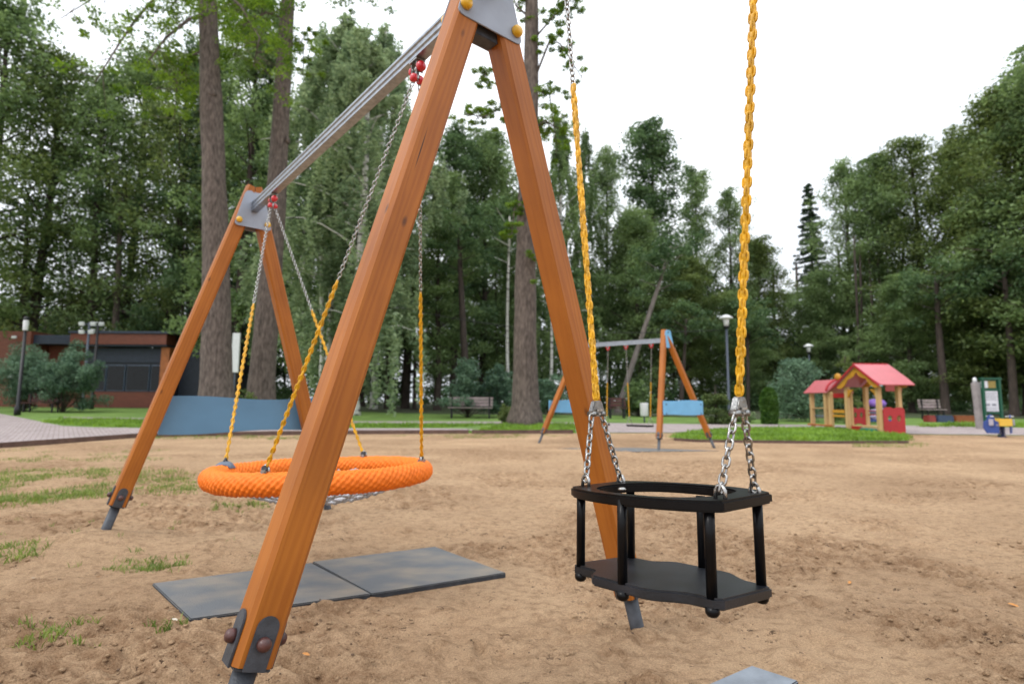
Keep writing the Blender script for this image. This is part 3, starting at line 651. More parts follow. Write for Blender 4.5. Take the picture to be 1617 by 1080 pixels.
make_beam(root, NT+B1*.056+Z*BT, FT-B2*.056+Z*(BT-.060), Q1)
make_beam(root, NT-B1*.056+Z*(BT+.005), N0+B1*.056+Z*BT, Q1)
cb_ = MB(root.location); cb_.box(NT+Z*2.19, (.10, .05, .035), (Q1, B1, Z), .002); cb_.build('cross_block', M['darksteel'], root)
# blue board between the far legs
fa = P(250, 655, (F1-Q2*.735).y*1.0); 
bl = F1+B2*.075+lean*.28
wavy_board(root, bl-Q2*.47, bl+Q2*.60, .665, .915, B2, M['blueboard'], amp=.012)

# ------------------------------------------------------------------ nest swing
b5, q5 = dirs(.6935); N5 = Vector((-.1015, 2.0698, 0))*.9
RR, RT = .5010, .0485
def rotm(ax, a): return Matrix.Rotation(a, 3, ax)
Mn = rotm(q5, -.0378) @ rotm(b5, .001)
nB, nQ, nU = Mn @ b5, Mn @ q5, Mn @ Z; nC = N5+b5*1.3444+Z*.5352
nest = thing('nest_swing', nC, 'round orange rope nest swing hanging on four chains below the timber frame', 'nest swing')
n1, n2 = 1200, 48
vs = []
for i in range(n1):
    a = 2*math.pi*i/n1; d = nB*math.cos(a)+nQ*math.sin(a)
    for j in range(n2):
        c = 2*math.pi*j/n2
        # rope strands wound round the hoop: herringbone of two opposed windings
        s1 = abs(math.sin(a*58+c*5)); s2 = math.sin(c*11-a*58)
        k = RT*.89+.0095*s1**.55*(.84+.16*s2)+.0014*math.sin(c*26+a*58)+.0016*math.sin(a*5+c)+.0010*math.sin(a*23+c*2)
        vs.append(nC+d*(RR+k*math.cos(c))+nU*(k*math.sin(c)))
fs = [(i*n2+j, ((i+1) % n1)*n2+j, ((i+1) % n1)*n2+(j+1) % n2, i*n2+(j+1) % n2) for i in range(n1) for j in range(n2)]
MB(nC).add(vs, fs, True).build('rope_ring', M['orange'], nest)
# net of grey rope, sagging in the middle
t = MB(nC); ri = RR-RT*.6
def npt(u, v):
    r2 = min(1, (u*u+v*v)/(ri*ri)); return nC+nB*u+nQ*v+nU*(-.125*(1-r2)-.016)
for k in range(-5, 6):
    o_ = k*.082; hl = math.sqrt(max(0, ri*ri-o_*o_))
    for sw in (0, 1):
        pts = [npt(*((o_, s_*hl/8) if sw else (s_*hl/8, o_)))+nU*(.006*math.sin(s_*3.1+k+sw*1.6)) for s_ in range(-8, 9)]
        t.tube(pts, .0075, 6)
for k in range(-5, 6):
    for l in range(-5, 6):
        u, v = k*.082, l*.082
        if u*u+v*v < ri*ri*.98: t.lathe([(.006, -.012), (.0135, -.006), (.0135, .006), (.006, .012)], npt(u, v), nU, 8)
t.build('rope_net', M['rope'], nest)
AN = .8473
hF = hit_far = NT+B1*(2.66*.9-.10); 
def beam_pt(tt):   # underside of the first beam at distance tt from the near frame
    p0 = NT+B1*.056+Z*BT; p1 = FT-B2*.056+Z*(BT-.060); k = tt/(p1-p0).length; return p0+(p1-p0)*k-Z*.071
hpF = hanger(root, beam_pt(2.285), B1, Q1); hpN = hanger(root, beam_pt(.40), B1, Q1)
for i, (an, hp, sg) in enumerate(((-AN, hpF, -1), (AN, hpF, 1), (math.pi-AN, hpN, 1), (math.pi+AN, hpN, -1))):
    foot = nC+(nB*math.cos(an)+nQ*math.sin(an))*RR+nU*(RT+.010)
    top = hp+Q1*(sg*.012); d = foot-top; fr = .45 if i < 2 else .515
    m_ = top+d*fr
    ch = chain(top, m_, nC, ref=B1, seed=i, n=12, m=5).build('chain', M['steel'], nest)
    sleeve(m_, foot+(top-foot).normalized()*.02, nC, ref=B1, seed=i+4).build('chain_sleeve', M['yellow'], ch)
    cl = MB(nC); rad = nB*math.cos(an)+nQ*math.sin(an); tan = rad.cross(nU)
    cl.tube([foot-nU*.022+tan*-.016, foot+tan*-.015+nU*.01, foot+nU*.024, foot+tan*.015+nU*.01, foot-nU*.022+tan*.016], .005, 8)
    if i != 0: cl.box(foot-nU*.004, (.040, .026, .016), (rad, tan, nU), .004)
    cl.build('clamp', M['steel'] if i != 0 else M['darksteel'], nest)
    if i != 0:
        k_ = MB(nC); k_.box(foot-nU*.002+nU*.012, (.018, .030, .022), (rad, tan, nU), .004); k_.build('clamp_cover', M['darksteel'], nest)
    else:
        k_ = MB(nC); c0 = nC+rad*RR
        vs = []; aa = [i_/8 for i_ in range(-8, 9)]
        for u in aa:
            for v in range(-8, 9):
                c_ = v/8*1.0+.1; kk = RT+.004+.016*max(0, 1-abs(v/8)**2)*max(0, 1-abs(u)**3)
                a_ = u*.085*(1-.3*abs(v/8)); rd = nB*math.cos(an+a_)+nQ*math.sin(an+a_)
                vs.append(nC+rd*(RR+kk*math.sin(c_))+nU*(kk*math.cos(c_)))
        k_.add(vs, [(i_*17+j_, i_*17+j_+1, (i_+1)*17+j_+1, (i_+1)*17+j_) for i_ in range(16) for j_ in range(16)], True)
        k_.build('clamp_hood', M['clampgrey'], nest)

# ------------------------------------------------------------------ toddler seat
Ms = rotm(Z, -.0195) @ rotm(q5, -.052) @ rotm(b5, .0713)
sB, sQ, sU = Ms @ b5, Ms @ q5, Ms @ Z
sC = N5-b5*.6938+Z*.6785
sa, sc_, sdd, shh = .1747, .0922, .0536, .1625
seat = thing('toddler_swing', sC, 'black toddler swing seat with rim, posts and wavy seat board on yellow sleeved chains', 'toddler swing')
def smooth_half(a, c, bul, steps, kind):
    pts = []
    for i in range(steps+1):
        t_ = -1+2*i/steps; x = a*t_
        if kind == 'rim': y = c+bul*(math.cos(t_*math.pi/2)**.75 if abs(t_) < 1 else 0)
        else:
            u = abs(t_); y = c+bul*(1 if u < .30 else 0 if u > .80 else .5+.5*math.cos((u-.30)/.50*math.pi))
            if t_ > 0: y = c+bul*(1 if u < .42 else 0 if u > .68 else .5+.5*math.cos((u-.42)/.26*math.pi))
        pts.append((x, y))
    return pts
def outline(a, c, bul, kind, ch=.012, steps=28):
    h = smooth_half(a-ch, c, bul, steps, kind)
    top = h; bot = [(x, -y) for x, y in h][::-1]
    return [(-a, -c+ch), (-a, c-ch)]+top+[(a, c-ch), (a, -c+ch)]+bot
rim_o = outline(sa+.034, sc_+.012, sdd*.96, 'rim'); 
ai, ci = sa-.022, sc_-.036
hole = []
for i in range(48):
    t_ = 2*math.pi*i/48; ct, st = math.cos(t_), math.sin(t_)
    hole.append((ai*math.copysign(abs(ct)**.75, ct), (ci+sdd*.98+.012)*math.copysign(abs(st)**.85, st)))
rQ = rotm(b5, -.065) @ sQ; rU = sB.cross(rQ); rU = rU if rU.z > 0 else -rU
MB(sC).prism(rim_o, sB, rQ, rU*.023, sC, .0045, holes=[hole]).build('rim', M['black'], seat)
pl_o = outline(sa+.024, sc_+.012, sdd*.92, 'plate', .016)
MB(sC).prism(pl_o, sB, sQ, sU*.022, sC-sU*(shh+.022), .004).build('seat_board', M['rubgrey'], seat)
for s_, k_ in ((1, 0), (0, 1), (-1, 0)):
    for sg in (-1, 1):
        c0 = sC+sB*(sa*s_)+sQ*(sg*(sc_+sdd*k_))
        p_ = MB(sC); p_.lathe([(.0105, -shh-.004), (.0105, -.05), (.0108, .004)], c0, sU, 18); po = p_.build('post', M['black'], seat)
        MB(sC).lathe([(.002, -shh-.038), (.009, -shh-.036), (.0135, -shh-.030), (.0135, -shh-.018)], c0, sU, 18).build('end_cap', M['black'], po)
        if k_: MB(sC).dome(c0+sU*.0235, sU, .009, .006, 14).build('screw_cap', M['steel'], po)
# seat chains: delta connector plates, lower chain pairs, sleeves up to the second beam
def seat_chain(end, conn_px, top_px, metal_from_px, seed):
    # end = +1 far/left end of seat, -1 near/right end
    O = Vector((0, 0, EYE)); nq = q5
    def hit(px):
        d = ray(*px); k = (N5-O).dot(nq)/d.dot(nq); return O+d*k
    cn = hit(conn_px); tp = hit(top_px); d = (tp-cn).normalized(); full = cn+d*((BT-.155-cn.z)/d.z)
    hp = full
    if metal_from_px: mm_ = hit(metal_from_px); mm_ = cn+d*(mm_-cn).dot(d)
    else: mm_ = cn+d*((2.05-cn.z)/d.z)
    ch = chain(mm_, full, sC, ref=B1, seed=seed, n=16, m=8).build('chain', M['steel'], seat)
    sleeve(cn+d*.006, mm_+d*.004, sC, r=.0098, ref=B1, seed=seed, n=20, per=16).build('chain_sleeve', M['yellow'], ch)
    # delta connector: cast trapezoid facing across the beam
    k = MB(sC); yv = b5; upv = (Z-b5*0).normalized(); 
    tw = .0125; bw = .0235; hh = .040; face = (Q1*1).normalized()
    o = [(-bw, -hh+.006), (-bw+.005, -hh), (bw-.005, -hh), (bw, -hh+.006), (bw, -hh+.014), (tw+.002, -.003), (tw-.003, 0), (-tw+.003, 0), (-tw-.002, -.003), (-bw, -hh+.014)]
    k.prism(o, q5, Z, b5*.016, cn-b5*.008+Z*.002, .0022)
    for sg in (-1, 1): k.lathe([(.0065, -.012), (.0065, .012)], cn+q5*(sg*(bw-.006))-Z*(hh-.008), b5, 12)
    co = k.build('connector', M['cast'], seat)
    g_ = MB(sC)
    g_.box(cn-b5*.0105-Z*.022, (.022, .0022, .0055), (q5, b5, Z), .0008)
    g_.box(cn-b5*.0105-Z*.032, (.010, .0022, .004), (q5, b5, Z), .0008)
    g_.build('raised_mark', M['steel'], co)
    for sg in (-1, 1):
        a = cn+q5*(sg*(bw-.004))-Z*(hh-.004); e = sC+sB*(end*(sa+.010))+sQ*(sg*.066)+sU*.030
        chain(a, e, sC, ref=b5, seed=seed*3+sg, n=18, m=8, wire=.0054, wd=.0195, phase=1).build('lower_chain', M['steel'], seat)
        s2 = MB(sC); s2.tube([e+sB*-.011-sU*.014, e+sB*-.010+sU*.004, e+sB*-.005+sU*.013, e+sB*.005+sU*.013, e+sB*.010+sU*.004, e+sB*.011-sU*.014], .0042, 10)
        s2.build('staple', M['steel'], seat)
    return hp
for end, a_, b__, c_, sd_ in ((1, (942, 634), (895, 0), (906, 136), 2), (-1, (1167, 628), (1190, 0), None, 3)):
    hp = seat_chain(end, a_, b__, c_, sd_)
    hanger(root, Vector((hp.x, hp.y, BT-.066)), B1, Q1)

# ------------------------------------------------------------------ second swing, across the sand
f2 = at(1040, 711); g2 = at(1128, 707.5); TH3 = math.atan2(g2.y-f2.y, g2.x-f2.x); B3, Q3 = dirs(TH3); C2 = (f2+g2)/2; C2.z = 0; f3 = at(851, 699.5); D2 = f3+Q3*((g2-f2).length/2); D2.z = 0; B3 = (D2-C2).normalized(); L3 = (D2-C2).length; HF = (g2-f2).length/2; print('swing2', TH3, (g2-f2).length); LN = .42
r2 = thing('swing_frame', (C2.x, C2.y, 0), 'far orange timber A-frame swing with light blue top plate, right of the big trunk', 'swing frame')
AP2 = 2.36
for Cc in (C2, D2):
    for sg in (-1, 1): make_leg(r2, Cc+Q3*(sg*HF), Cc+Z*AP2+B3*(LN if Cc is C2 else -LN), B3, Q3, sg, .10, .0, .22, None, M['wood'], False)
bt2 = 2.20
C2t = C2+B3*(LN*.92); D2t = D2-B3*(LN*.92)
make_plate(r2, C2t, Q3, -B3, 2.0, 2.36, .15, .06, M['skyboard'], M['clampgrey'], .016); make_plate(r2, D2t, Q3, B3, 2.0, 2.36, .15, .06, M['skyboard'], M['clampgrey'], .016)
make_beam(r2, C2t+B3*.04+Z*bt2, D2t-B3*.04+Z*bt2, Q3, .06, .09, M['galv'])
for Cc, sgn in ((C2, -1), (D2, 1)):
    in_ = -sgn*LN*.33; bo = wavy_board(r2, Cc+B3*(sgn*.075+in_)-Q3*.50, Cc+B3*(sgn*.075+in_)+Q3*.50, .66, .94, B3*sgn, M['skyboard'], amp=-.010)
    for u in (-.44, .44):
        for v in (.69, .87): MB(r2.location).dome(Cc+B3*(sgn*.094+in_)+Q3*u+Z*v, B3*sgn, .016, .014, 10).build('bolt', M['clampgrey'], bo)
def board_swing(t0, t1, label, zz=.42):
    c = (C2+B3*((t0+t1)/2)); sw = thing('board_swing', (c.x, c.y, zz), label, 'swing', 'flat swing seats of the far frame')
    s_ = MB(sw.location); s_.box(c+Z*zz, (t1-t0+.02, .17, .035), (B3, Q3, Z), .01); s_.build('seat', M['black'], sw)
    for sg, tt in ((-1, t0), (1, t1)):
        tp = C2+B3*(tt+sg*.05)+Z*(bt2-.20); bt_ = C2+B3*(tt)+Z*(zz+.19); m_ = tp+(bt_-tp)*.5
        hanger(r2, C2+B3*(tt+sg*.05)+Z*(bt2-.09), B3, Q3)
        ch = chain(tp+Z*.03, m_, sw.location, ref=B3, n=8, m=4, pitch=.022, wire=.006, wd=.022, seed=3).build('chain', M['steel'], sw)
        sleeve(m_, bt_, sw.location, r=.011, ref=B3, n=8, per=6).build('chain_sleeve', M['yellow'], ch)
        for s2 in (-1, 1): chain(bt_, C2+B3*tt+Q3*(s2*.07)+Z*(zz+.015), sw.location, ref=B3, n=8, m=4, pitch=.022, wire=.006, wd=.022).build('lower_chain', M['steel'], sw)
board_swing(.75, 1.22, 'flat black swing seat nearer the light blue top plate')
board_swing(1.75, 2.22, 'flat swing seat of the far frame, mostly hidden behind the near timber leg')

# ------------------------------------------------------------------ trees
def leaf_cloud(rg, C, R, per, size, flat=.55, shapes=None):
    """C (k,3) clump centres, R (k,3) radii; returns leaf quads"""
    k = len(C); n = k*per; c = np.repeat(C, per, 0); r = np.repeat(R, per, 0)
    g = rg.normal(size=(n, 3)); g /= np.linalg.norm(g, axis=1)[:, None]; rad = rg.random(n)[:, None]**.45
    p = c+g*rad*r
    nrm = rg.normal(size=(n, 3)); nrm[:, 2] = np.abs(nrm[:, 2])+flat; nrm /= np.linalg.norm(nrm, axis=1)[:, None]
    a = np.cross(nrm, rg.normal(size=(n, 3))); a /= np.linalg.norm(a, axis=1)[:, None]+1e-9; b = np.cross(nrm, a)
    s = (size*(.6+.8*rg.random(n)))[:, None]; bend = nrm*s*.22
    q = np.stack([p-a*s*.62, p-b*s*.36+bend, p+a*s*.62, p+b*s*.36+bend], 1)
    return q.reshape(-1, 3)
def crown_mesh(name, rg, kind, H, cb, R, leaves, size):
    """returns crown mesh + list of limb polylines. trunk along z at origin"""
    limbs = []; Cs = []; Rs = []
    if kind in ('broad', 'narrow', 'dense'):
        nb = {'broad': 34, 'narrow': 30, 'dense': 46}[kind]
        for i in range(nb):
            u = (i+rg.random())/nb; z0 = cb+(H*.93-cb)*u**.9
            hh = (z0-cb)/(H-cb); prof = (math.sin(math.pi*min(1, (.20+.80*hh)))**.7 if kind != 'narrow' else (1-hh)**.55*.9+.12) 
            ln = R*prof*(.6+.55*rg.random()); az = i*2.4+rg.random()*1.2; up = (.15+.75*hh+.25*rg.random()) if kind != 'narrow' else .45+.5*hh
            d = np.array([math.cos(az)*math.cos(up), math.sin(az)*math.cos(up), math.sin(up)]); p0 = np.array([0, 0, z0-ln*.25*math.sin(up)])
            pts = []; bendv = np.array([rg.normal()*.12, rg.normal()*.12, -.10]); 
            for t in np.linspace(0, 1, 5): pts.append(p0+d*ln*t+bendv*ln*t*t)
            limbs.append((pts, .035+.010*ln*(1.1-hh)))
            m = 6
            for j in range(m):
                t = .35+.70*(j+rg.random()*.6)/m; base = p0+d*ln*t+bendv*ln*t*t; off = rg.normal(size=3)*np.array([.20, .20, .12])*ln*.7
                Cs.append(base+off); q = (.105+.10*rg.random())*R*(1.15-.35*t)+.14; q *= 1.28 if kind == 'dense' else 1.08; Rs.append([q*1.25, q*1.25, q*.66])
                if rg.random() < .5: limbs.append(([base, base+off*.9], .018))
        for j in range(7): Cs.append(np.array([rg.normal()*.10*R, rg.normal()*.10*R, H-.3-rg.random()*1.3])); Rs.append([.13*R+.1, .13*R+.1, .35])
    elif kind == 'birch':
        for i in range(34):
            u = (i+rg.random())/34; z0 = cb+(H*.95-cb)*u; hh = u; ln = R*(math.sin(math.pi*(.22+.75*hh))**.8)*(.55+.6*rg.random()); az = i*2.4+rg.random()
            up = .5+.5*hh; d = np.array([math.cos(az)*math.cos(up), math.sin(az)*math.cos(up), math.sin(up)]); p0 = np.array([0, 0, z0-ln*.3])
            pts = [p0+d*ln*t+np.array([0, 0, -.38*ln*t*t*t]) for t in np.linspace(0, 1, 5)]; limbs.append((pts, .03+.006*ln))
            for j in range(5):
                t = .45+.6*rg.random(); b = p0+d*ln*t+np.array([0, 0, -.38*ln*t**3])+rg.normal(size=3)*.12*ln
                L = (1.6+2.6*rg.random())*(1.1-.4*hh)
                for s_ in range(5): Cs.append(b+np.array([rg.normal()*.09, rg.normal()*.09, -L*s_/5])); Rs.append([.24-.03*s_, .24-.03*s_, L/6])
    elif kind == 'spruce':
        lv = int((H-cb)/.42)
        for i in range(lv):
            z0 = cb+(H-cb)*i/lv; hh = i/lv; n = 7 if hh < .8 else 5
            for j in range(n):
                ln = (R*(1-hh)**.8+.15)*(.65+.5*rg.random()); az = j*6.283/n+i*1.1+rg.random()*.5
                d = np.array([math.cos(az), math.sin(az), 0]); p0 = np.array([0, 0, z0+rg.normal()*.1])
                f = lambda t: p0+d*ln*t+np.array([0, 0, -.28*ln*t+.16*ln*t*t])
                limbs.append(([f(0), f(.5), f(1)], .02))
                for t in (.25, .5, .72, .92): Cs.append(f(t)+np.array([0, 0, -.08])); Rs.append([.10+.17*ln*(1-t*.5), .10+.17*ln*(1-t*.5), .13])
    elif kind == 'shrub':
        for i in range(30):
            az = rg.random()*6.283; el = .15+1.4*rg.random()**.8; ln = (.55+.5*rg.random())
            d = np.array([math.cos(az)*math.cos(el)*R, math.sin(az)*math.cos(el)*R, math.sin(el)*H*.92]); 
            limbs.append(([np.array([0, 0, .0]), d*ln*.5+rg.normal(size=3)*.05*R, d*ln*.92], .016))
            for t in (.55, .78, .95): Cs.append(d*ln*t+rg.normal(size=3)*.10*R*np.array([1, 1, .6])+np.array([0, 0, .08*H])); q = .17*R; Rs.append([q*1.1, q*1.1, q*.9])
    Cs = np.array(Cs); Rs = np.array(Rs); Cs[:, 2] = np.maximum(Cs[:, 2], .15)
    per = max(3, leaves//len(Cs)); V = leaf_cloud(rg, Cs, Rs, per, size, .5 if kind != 'birch' else .0)
    F = np.arange(len(V)).reshape(-1, 4)
    return np_mesh(name, V, F), limbs
def trunk_mesh(rg, H, r, limbs, lean=(0, 0), flare=1.6, knobs=0, sides=14, name='trunk', tip=.12, wob=.10):
    b = MB(); n = 26; pts = []; rad = []; ph = rg.random()*6; ph2 = rg.random()*6
    for i in range(n+1):
        t = (i/n)**1.4; z = H*t; pts.append((lean[0]*z+wob*math.sin(z*.35+ph)*min(1, z/3), lean[1]*z+wob*math.cos(z*.29+ph2)*min(1, z/3), z-.15 if i == 0 else z))
        rad.append(r*((1-t)**.75*(1-tip)+tip)*(1+(flare-1)*math.exp(-z/(r*1.6))))
    k0 = len(b.v); b.tube(pts, rad, sides)
    # uneven bark relief and root buttresses
    for i in range(n+1):
        z = pts[i][2]
        for j in range(sides):
            v = b.v[k0+i*sides+j]; c = Vector(pts[i]); a = 2*math.pi*j/sides
            k = 1+.05*math.sin(3*a+ph+z*.3)+.035*rg.normal()+(.32*max(0, math.sin(2.5*a+ph2)) if z < r*1.5 else 0)*math.exp(-max(z, 0)/(r*.7))
            b.v[k0+i*sides+j] = Vector((c.x+(v.x-c.x)*k, c.y+(v.y-c.y)*k, v.z))
    for kz, ka, kr in [(H*rg.uniform(.1, .5), rg.random()*6.28, r*.28) for _ in range(knobs)]:
        x = lean[0]*kz; y = lean[1]*kz
        b.lathe([(kr*1.3, 0), (kr, r*.10), (kr*.75, r*.18), (kr*.3, r*.13)], (x+math.cos(ka)*r*.72, y+math.sin(ka)*r*.72, kz), (math.cos(ka), math.sin(ka), .1), 9)
    for p, w_ in limbs:
        m = len(p); b.tube([(q[0]+lean[0]*q[2], q[1]+lean[1]*q[2], q[2]) for q in p], [w_*(1-.8*i/(m-1)) for i in range(m)], 5)
    return b
PROTO = {}
def proto(key, kind, H, cb, R, leaves, size, r, bark, leaf, seed):
    rg = np.random.default_rng(seed); cm, limbs = crown_mesh('crown', rg, kind, H, cb, R, leaves, size)
    cm.materials.append(G[leaf]); tm = trunk_mesh(rg, H*.97, r, limbs, name='trunk', flare=1.35).mesh('trunk'); tm.materials.append(M[bark])
    PROTO[key] = (H, cm, tm)
proto('broad1', 'broad', 20, 3.2, 4.8, 18500, .165, .26, 'barkdark', 'mid', 1)
proto('broad2', 'broad', 20, 2.2, 5.0, 19500, .165, .28, 'barkdark', 'olive', 2)
proto('broad3', 'dense', 20, 1.6, 5.0, 40000, .18, .28, 'barkdark', 'mid', 3)
proto('dense1', 'dense', 20, 1.2, 4.6, 40000, .18, .28, 'barkdark', 'olive', 4)
proto('narrow1', 'narrow', 20, 3.0, 4.2, 22000, .165, .24, 'barkdark', 'dark', 5)
proto('narrow2', 'narrow', 20, 2.0, 3.9, 21000, .165, .24, 'barkdark', 'mid', 6)
proto('birch1', 'birch', 20, 4.0, 3.6, 34000, .13, .17, 'birch', 'birch', 7)
proto('birch2', 'birch', 20, 3.6, 3.3, 22000, .15, .16, 'birch', 'mid', 8)
proto('spruce1', 'spruce', 20, 2.0, 3.3, 24000, .16, .2, 'barkdark', 'spruce', 9)
proto('dark1', 'broad', 20, 3.6, 4.4, 17000, .17, .24, 'barkdark', 'mid', 10)
trr = random.Random(77)
def tree(key, px, dist, top, label, cat='tree', group=None, sx=1.0, lean=0.0, leafmat=None, h=None):
    """px: bearing, dist: metres, top: photo row its top reaches"""
    H0, cm, tm = PROTO[key]; p = gx(px, dist); h = h or (P(px, top, dist).z-p.z); k = h/H0
    t = thing('spruce_tree' if key.startswith('spruce') else 'birch_tree' if key.startswith('birch') else 'broadleaf_tree', p, label, cat, group)
    t.rotation_euler = (0, lean, trr.uniform(0, 6.28)); t.scale = (k*sx, k*sx, k)
    link_mesh('crown', cm, None, t); link_mesh('trunk', tm, None, t); return t
gp = 'park trees round the playground'
tree('dark1', -50, 41, -20, 'tall leafy tree at the left edge, its crown cut by the picture edge', group=gp)
tree('broad2', 45, 43, 75, 'leafy tree with a dark forked trunk above the black lamp post at far left', group=gp)
tree('broad1', 128, 43, 108, 'paler green tree behind the left end of the cafe roof', group=gp, sx=.9)
tree('dark1', 190, 46, 70, 'tree with a brown bare lower trunk rising behind the cafe roof', group=gp)
tree('broad2', 262, 43, 78, 'yellowish green tree behind the right end of the cafe', group=gp, sx=.9)
tree('narrow1', 300, 43, 60, 'dark green tree just left of the two tall grey trunks', group=gp, sx=.75)
tree('narrow2', 372, 34, -40, 'dark narrow tree seen between the two tall grey trunks', group=gp, sx=.85)
tree('spruce1', 405, 42, 60, 'dark spruce behind the second tall grey trunk', 'spruce', group=gp)
tree('birch1', 520, 29, 5, 'pale drooping birch behind the galvanised beam', 'birch', group=gp, sx=1.4)
tree('birch1', 590, 35, 12, 'tall drooping birch whose top meets the sky left of the nearest timber leg', 'birch', group=gp, sx=.9)
tree('birch2', 470, 33, 60, 'drooping mid green birch directly right of the second tall trunk', 'birch', group=gp)
tree('narrow2', 640, 37, 175, 'mid green tree showing right of the drooping birch under the beam', group=gp)
tree('narrow1', 715, 41, 195, 'dark tree between the legs of the front swing, left half', group=gp)
tree('broad3', 762, 44, 205, 'round topped tree between the legs of the front swing, beside the massive trunk', group=gp, sx=.85)
tree('narrow2', 690, 33, 260, 'lower mid green tree behind the thin vertical chain of the orange ring', group=gp)
tree('birch2', 888, 40, 160, 'drooping birch just right of the massive trunk', 'birch', group=gp, sx=.9)
tree('birch2', 925, 43, 185, 'second pale birch right of the massive trunk, behind the left yellow chain', 'birch', group=gp, sx=.8)
tree('broad1', 962, 44, 228, 'rounded green tree right of the left yellow chain', group=gp, sx=.62)
tree('narrow1', 1036, 46, 186, 'tallest pointed dark green tree between the two yellow chains', group=gp, sx=1.1)
tree('broad3', 1010, 41, 330, 'dark spreading tree low behind the far swing beam', group=gp, sx=1.0)
tree('narrow2', 1108, 50, 258, 'narrow tree with a thin leader left of the right yellow chain', group=gp, sx=.7)
tree('dense1', 1090, 40, 400, 'low drooping tree behind the light blue top plate', group=gp, sx=1.2)
tree('broad1', 1160, 47, 296, 'tree directly behind the right yellow chain', group=gp, sx=.75)
tree('dense1', 1206, 48, 372, 'tree sloping down to the sky gap, right of the right yellow chain', group=gp, sx=1.0)
tree('broad3', 1170, 38, 460, 'low dark tree behind the lantern lamp post', group=gp, sx=1.3)
tree('dark1', 1252, 62, 455, 'small distant tree at the bottom of the sky gap', group=gp)
tree('spruce1', 1293, 50, 284, 'lone dark spruce standing above the playhouse in front of the sky', 'spruce', group=gp, sx=.82)
tree('broad3', 1300, 44, 430, 'dark tree low behind the pine bush', group=gp, sx=1.1)
tree('broad1', 1352, 45, 252, 'round crowned tree to the right of the lone spruce', group=gp, sx=.85)
tree('broad3', 1405, 43, 245, 'dark dense tree above the right end of the playhouse roof', group=gp, sx=.9)
tree('broad2', 1465, 41, 212, 'tall broad tree with open branches above the sign board area', group=gp, sx=.95)
tree('dense1', 1545, 38, 205, 'dense olive tree above the green framed notice board', group=gp, sx=.9)
tree('dense1', 1625, 31, 128, 'tall dense tree at the right edge of the picture', group=gp, sx=1.0)
tree('broad3', 1710, 28, 60, 'large tree just beyond the right edge, its branches reaching in', group=gp)
tree('broad3', 1440, 34, 430, 'low dark tree behind the playhouse and the coloured blocks', group=gp, sx=1.5)
tree('dense1', 1560, 32, 400, 'low dark tree behind the notice board', group=gp, sx=1.5)
tree('broad3', 800, 50, 300, 'dark tree behind the massive trunk', group=gp)
tree('dark1', 570, 44, 200, 'dark tree low behind the crossing yellow chains', group=gp)
tree('dark1', 335, 46, 150, 'dark tree behind the first tall grey trunk', group=gp)
tree('birch1', 560, 25.5, 20, 'broad pale weeping birch behind the middle of the galvanised beam', 'birch', group=gp, sx=1.45)
tree('broad2', -180, 30, 0, 'leafy tree beyond the left edge of the picture', group=gp)
tree('dense1', 1860, 27, 0, 'leafy tree beyond the right edge of the picture', group=gp)

# the three big trunks near the playground
def hanging_crown(name_seed, sprays, H, top, size, per, leaf):
    """boughs with sprays of leaves: list of (polyline, radius of foliage, density)"""
    rg = np.random.default_rng(name_seed); Cs = []; Rs = []; limbs = []
    for pts, fr_, w_, n in sprays:
        pts = [np.array(p) for p in pts]; limbs.append((pts, w_)); m = len(pts)-1
        for k in range(n):
            t = (.25+.75*rg.random())*m; i = min(int(t), m-1); q = pts[i]+(pts[i+1]-pts[i])*(t-i)
            off = rg.normal(size=3)*fr_*np.array([.8, .8, .55]); Cs.append(q+off); s_ = max(.15, fr_*(.22+.25*rg.random())); Rs.append([s_, s_, s_*.45]); 
            if rg.random() < .7: limbs.append(([q, q+off*.95], .012))
    Cs = np.array(Cs); Rs = np.array(Rs); V = leaf_cloud(rg, Cs, Rs, per, size, .6)
    me = np_mesh('crown', V, np.arange(len(V)).reshape(-1, 4)); me.materials.append(G[leaf]); return me, limbs
def big_tree(base_px, dist, top_px, r, label, seed, sprays_px, H=24, leaf='bright', per=60, size=.085, knobs=4, topcrown=True, bark='bark'):
    b0 = gx(base_px, dist); tp = P(top_px[0], top_px[1], dist); lean = ((tp.x-b0.x)/(tp.z-b0.z), 0)
    t = thing('broadleaf_tree', b0, label, 'tree', 'massive trunks standing nearest the playground')
    sprays = []
    for pts, dd, fr_, w_, n in sprays_px:
        sprays.append(([tuple(P(px, py, dist+dd*(i/max(1, len(pts)-1)))-b0) for i, (px, py) in enumerate(pts)], fr_, w_, n))
    rg = np.random.default_rng(seed)
    if topcrown:
        for i in range(22):
            az = i*2.4; z0 = 18+7*i/22; ln = 4.5*(1-.5*i/22)*(.7+.5*rg.random()); up = .3+.5*rg.random(); x0 = lean[0]*z0
            sprays.append(([(x0+math.cos(az)*ln*k, math.sin(az)*ln*k, z0+math.sin(up)*ln*k) for k in (0, .5, 1)], 1.1, .07, 16))
    cm, limbs = hanging_crown(seed, sprays, H, 0, size, per, leaf)
    limbs = [(p, w_) for p, w_ in limbs]
    link_mesh('crown', cm, None, t)
    b = trunk_mesh(rg, H, r, [], lean=lean, flare=1.6, knobs=knobs, sides=28, wob=.06, tip=.22)
    for p, w_ in limbs: b.tube([tuple(q) for q in p], [w_*(1-.75*i/(len(p)-1)) for i in range(len(p))], 6)
    b.build('trunk', M[bark], t); return t
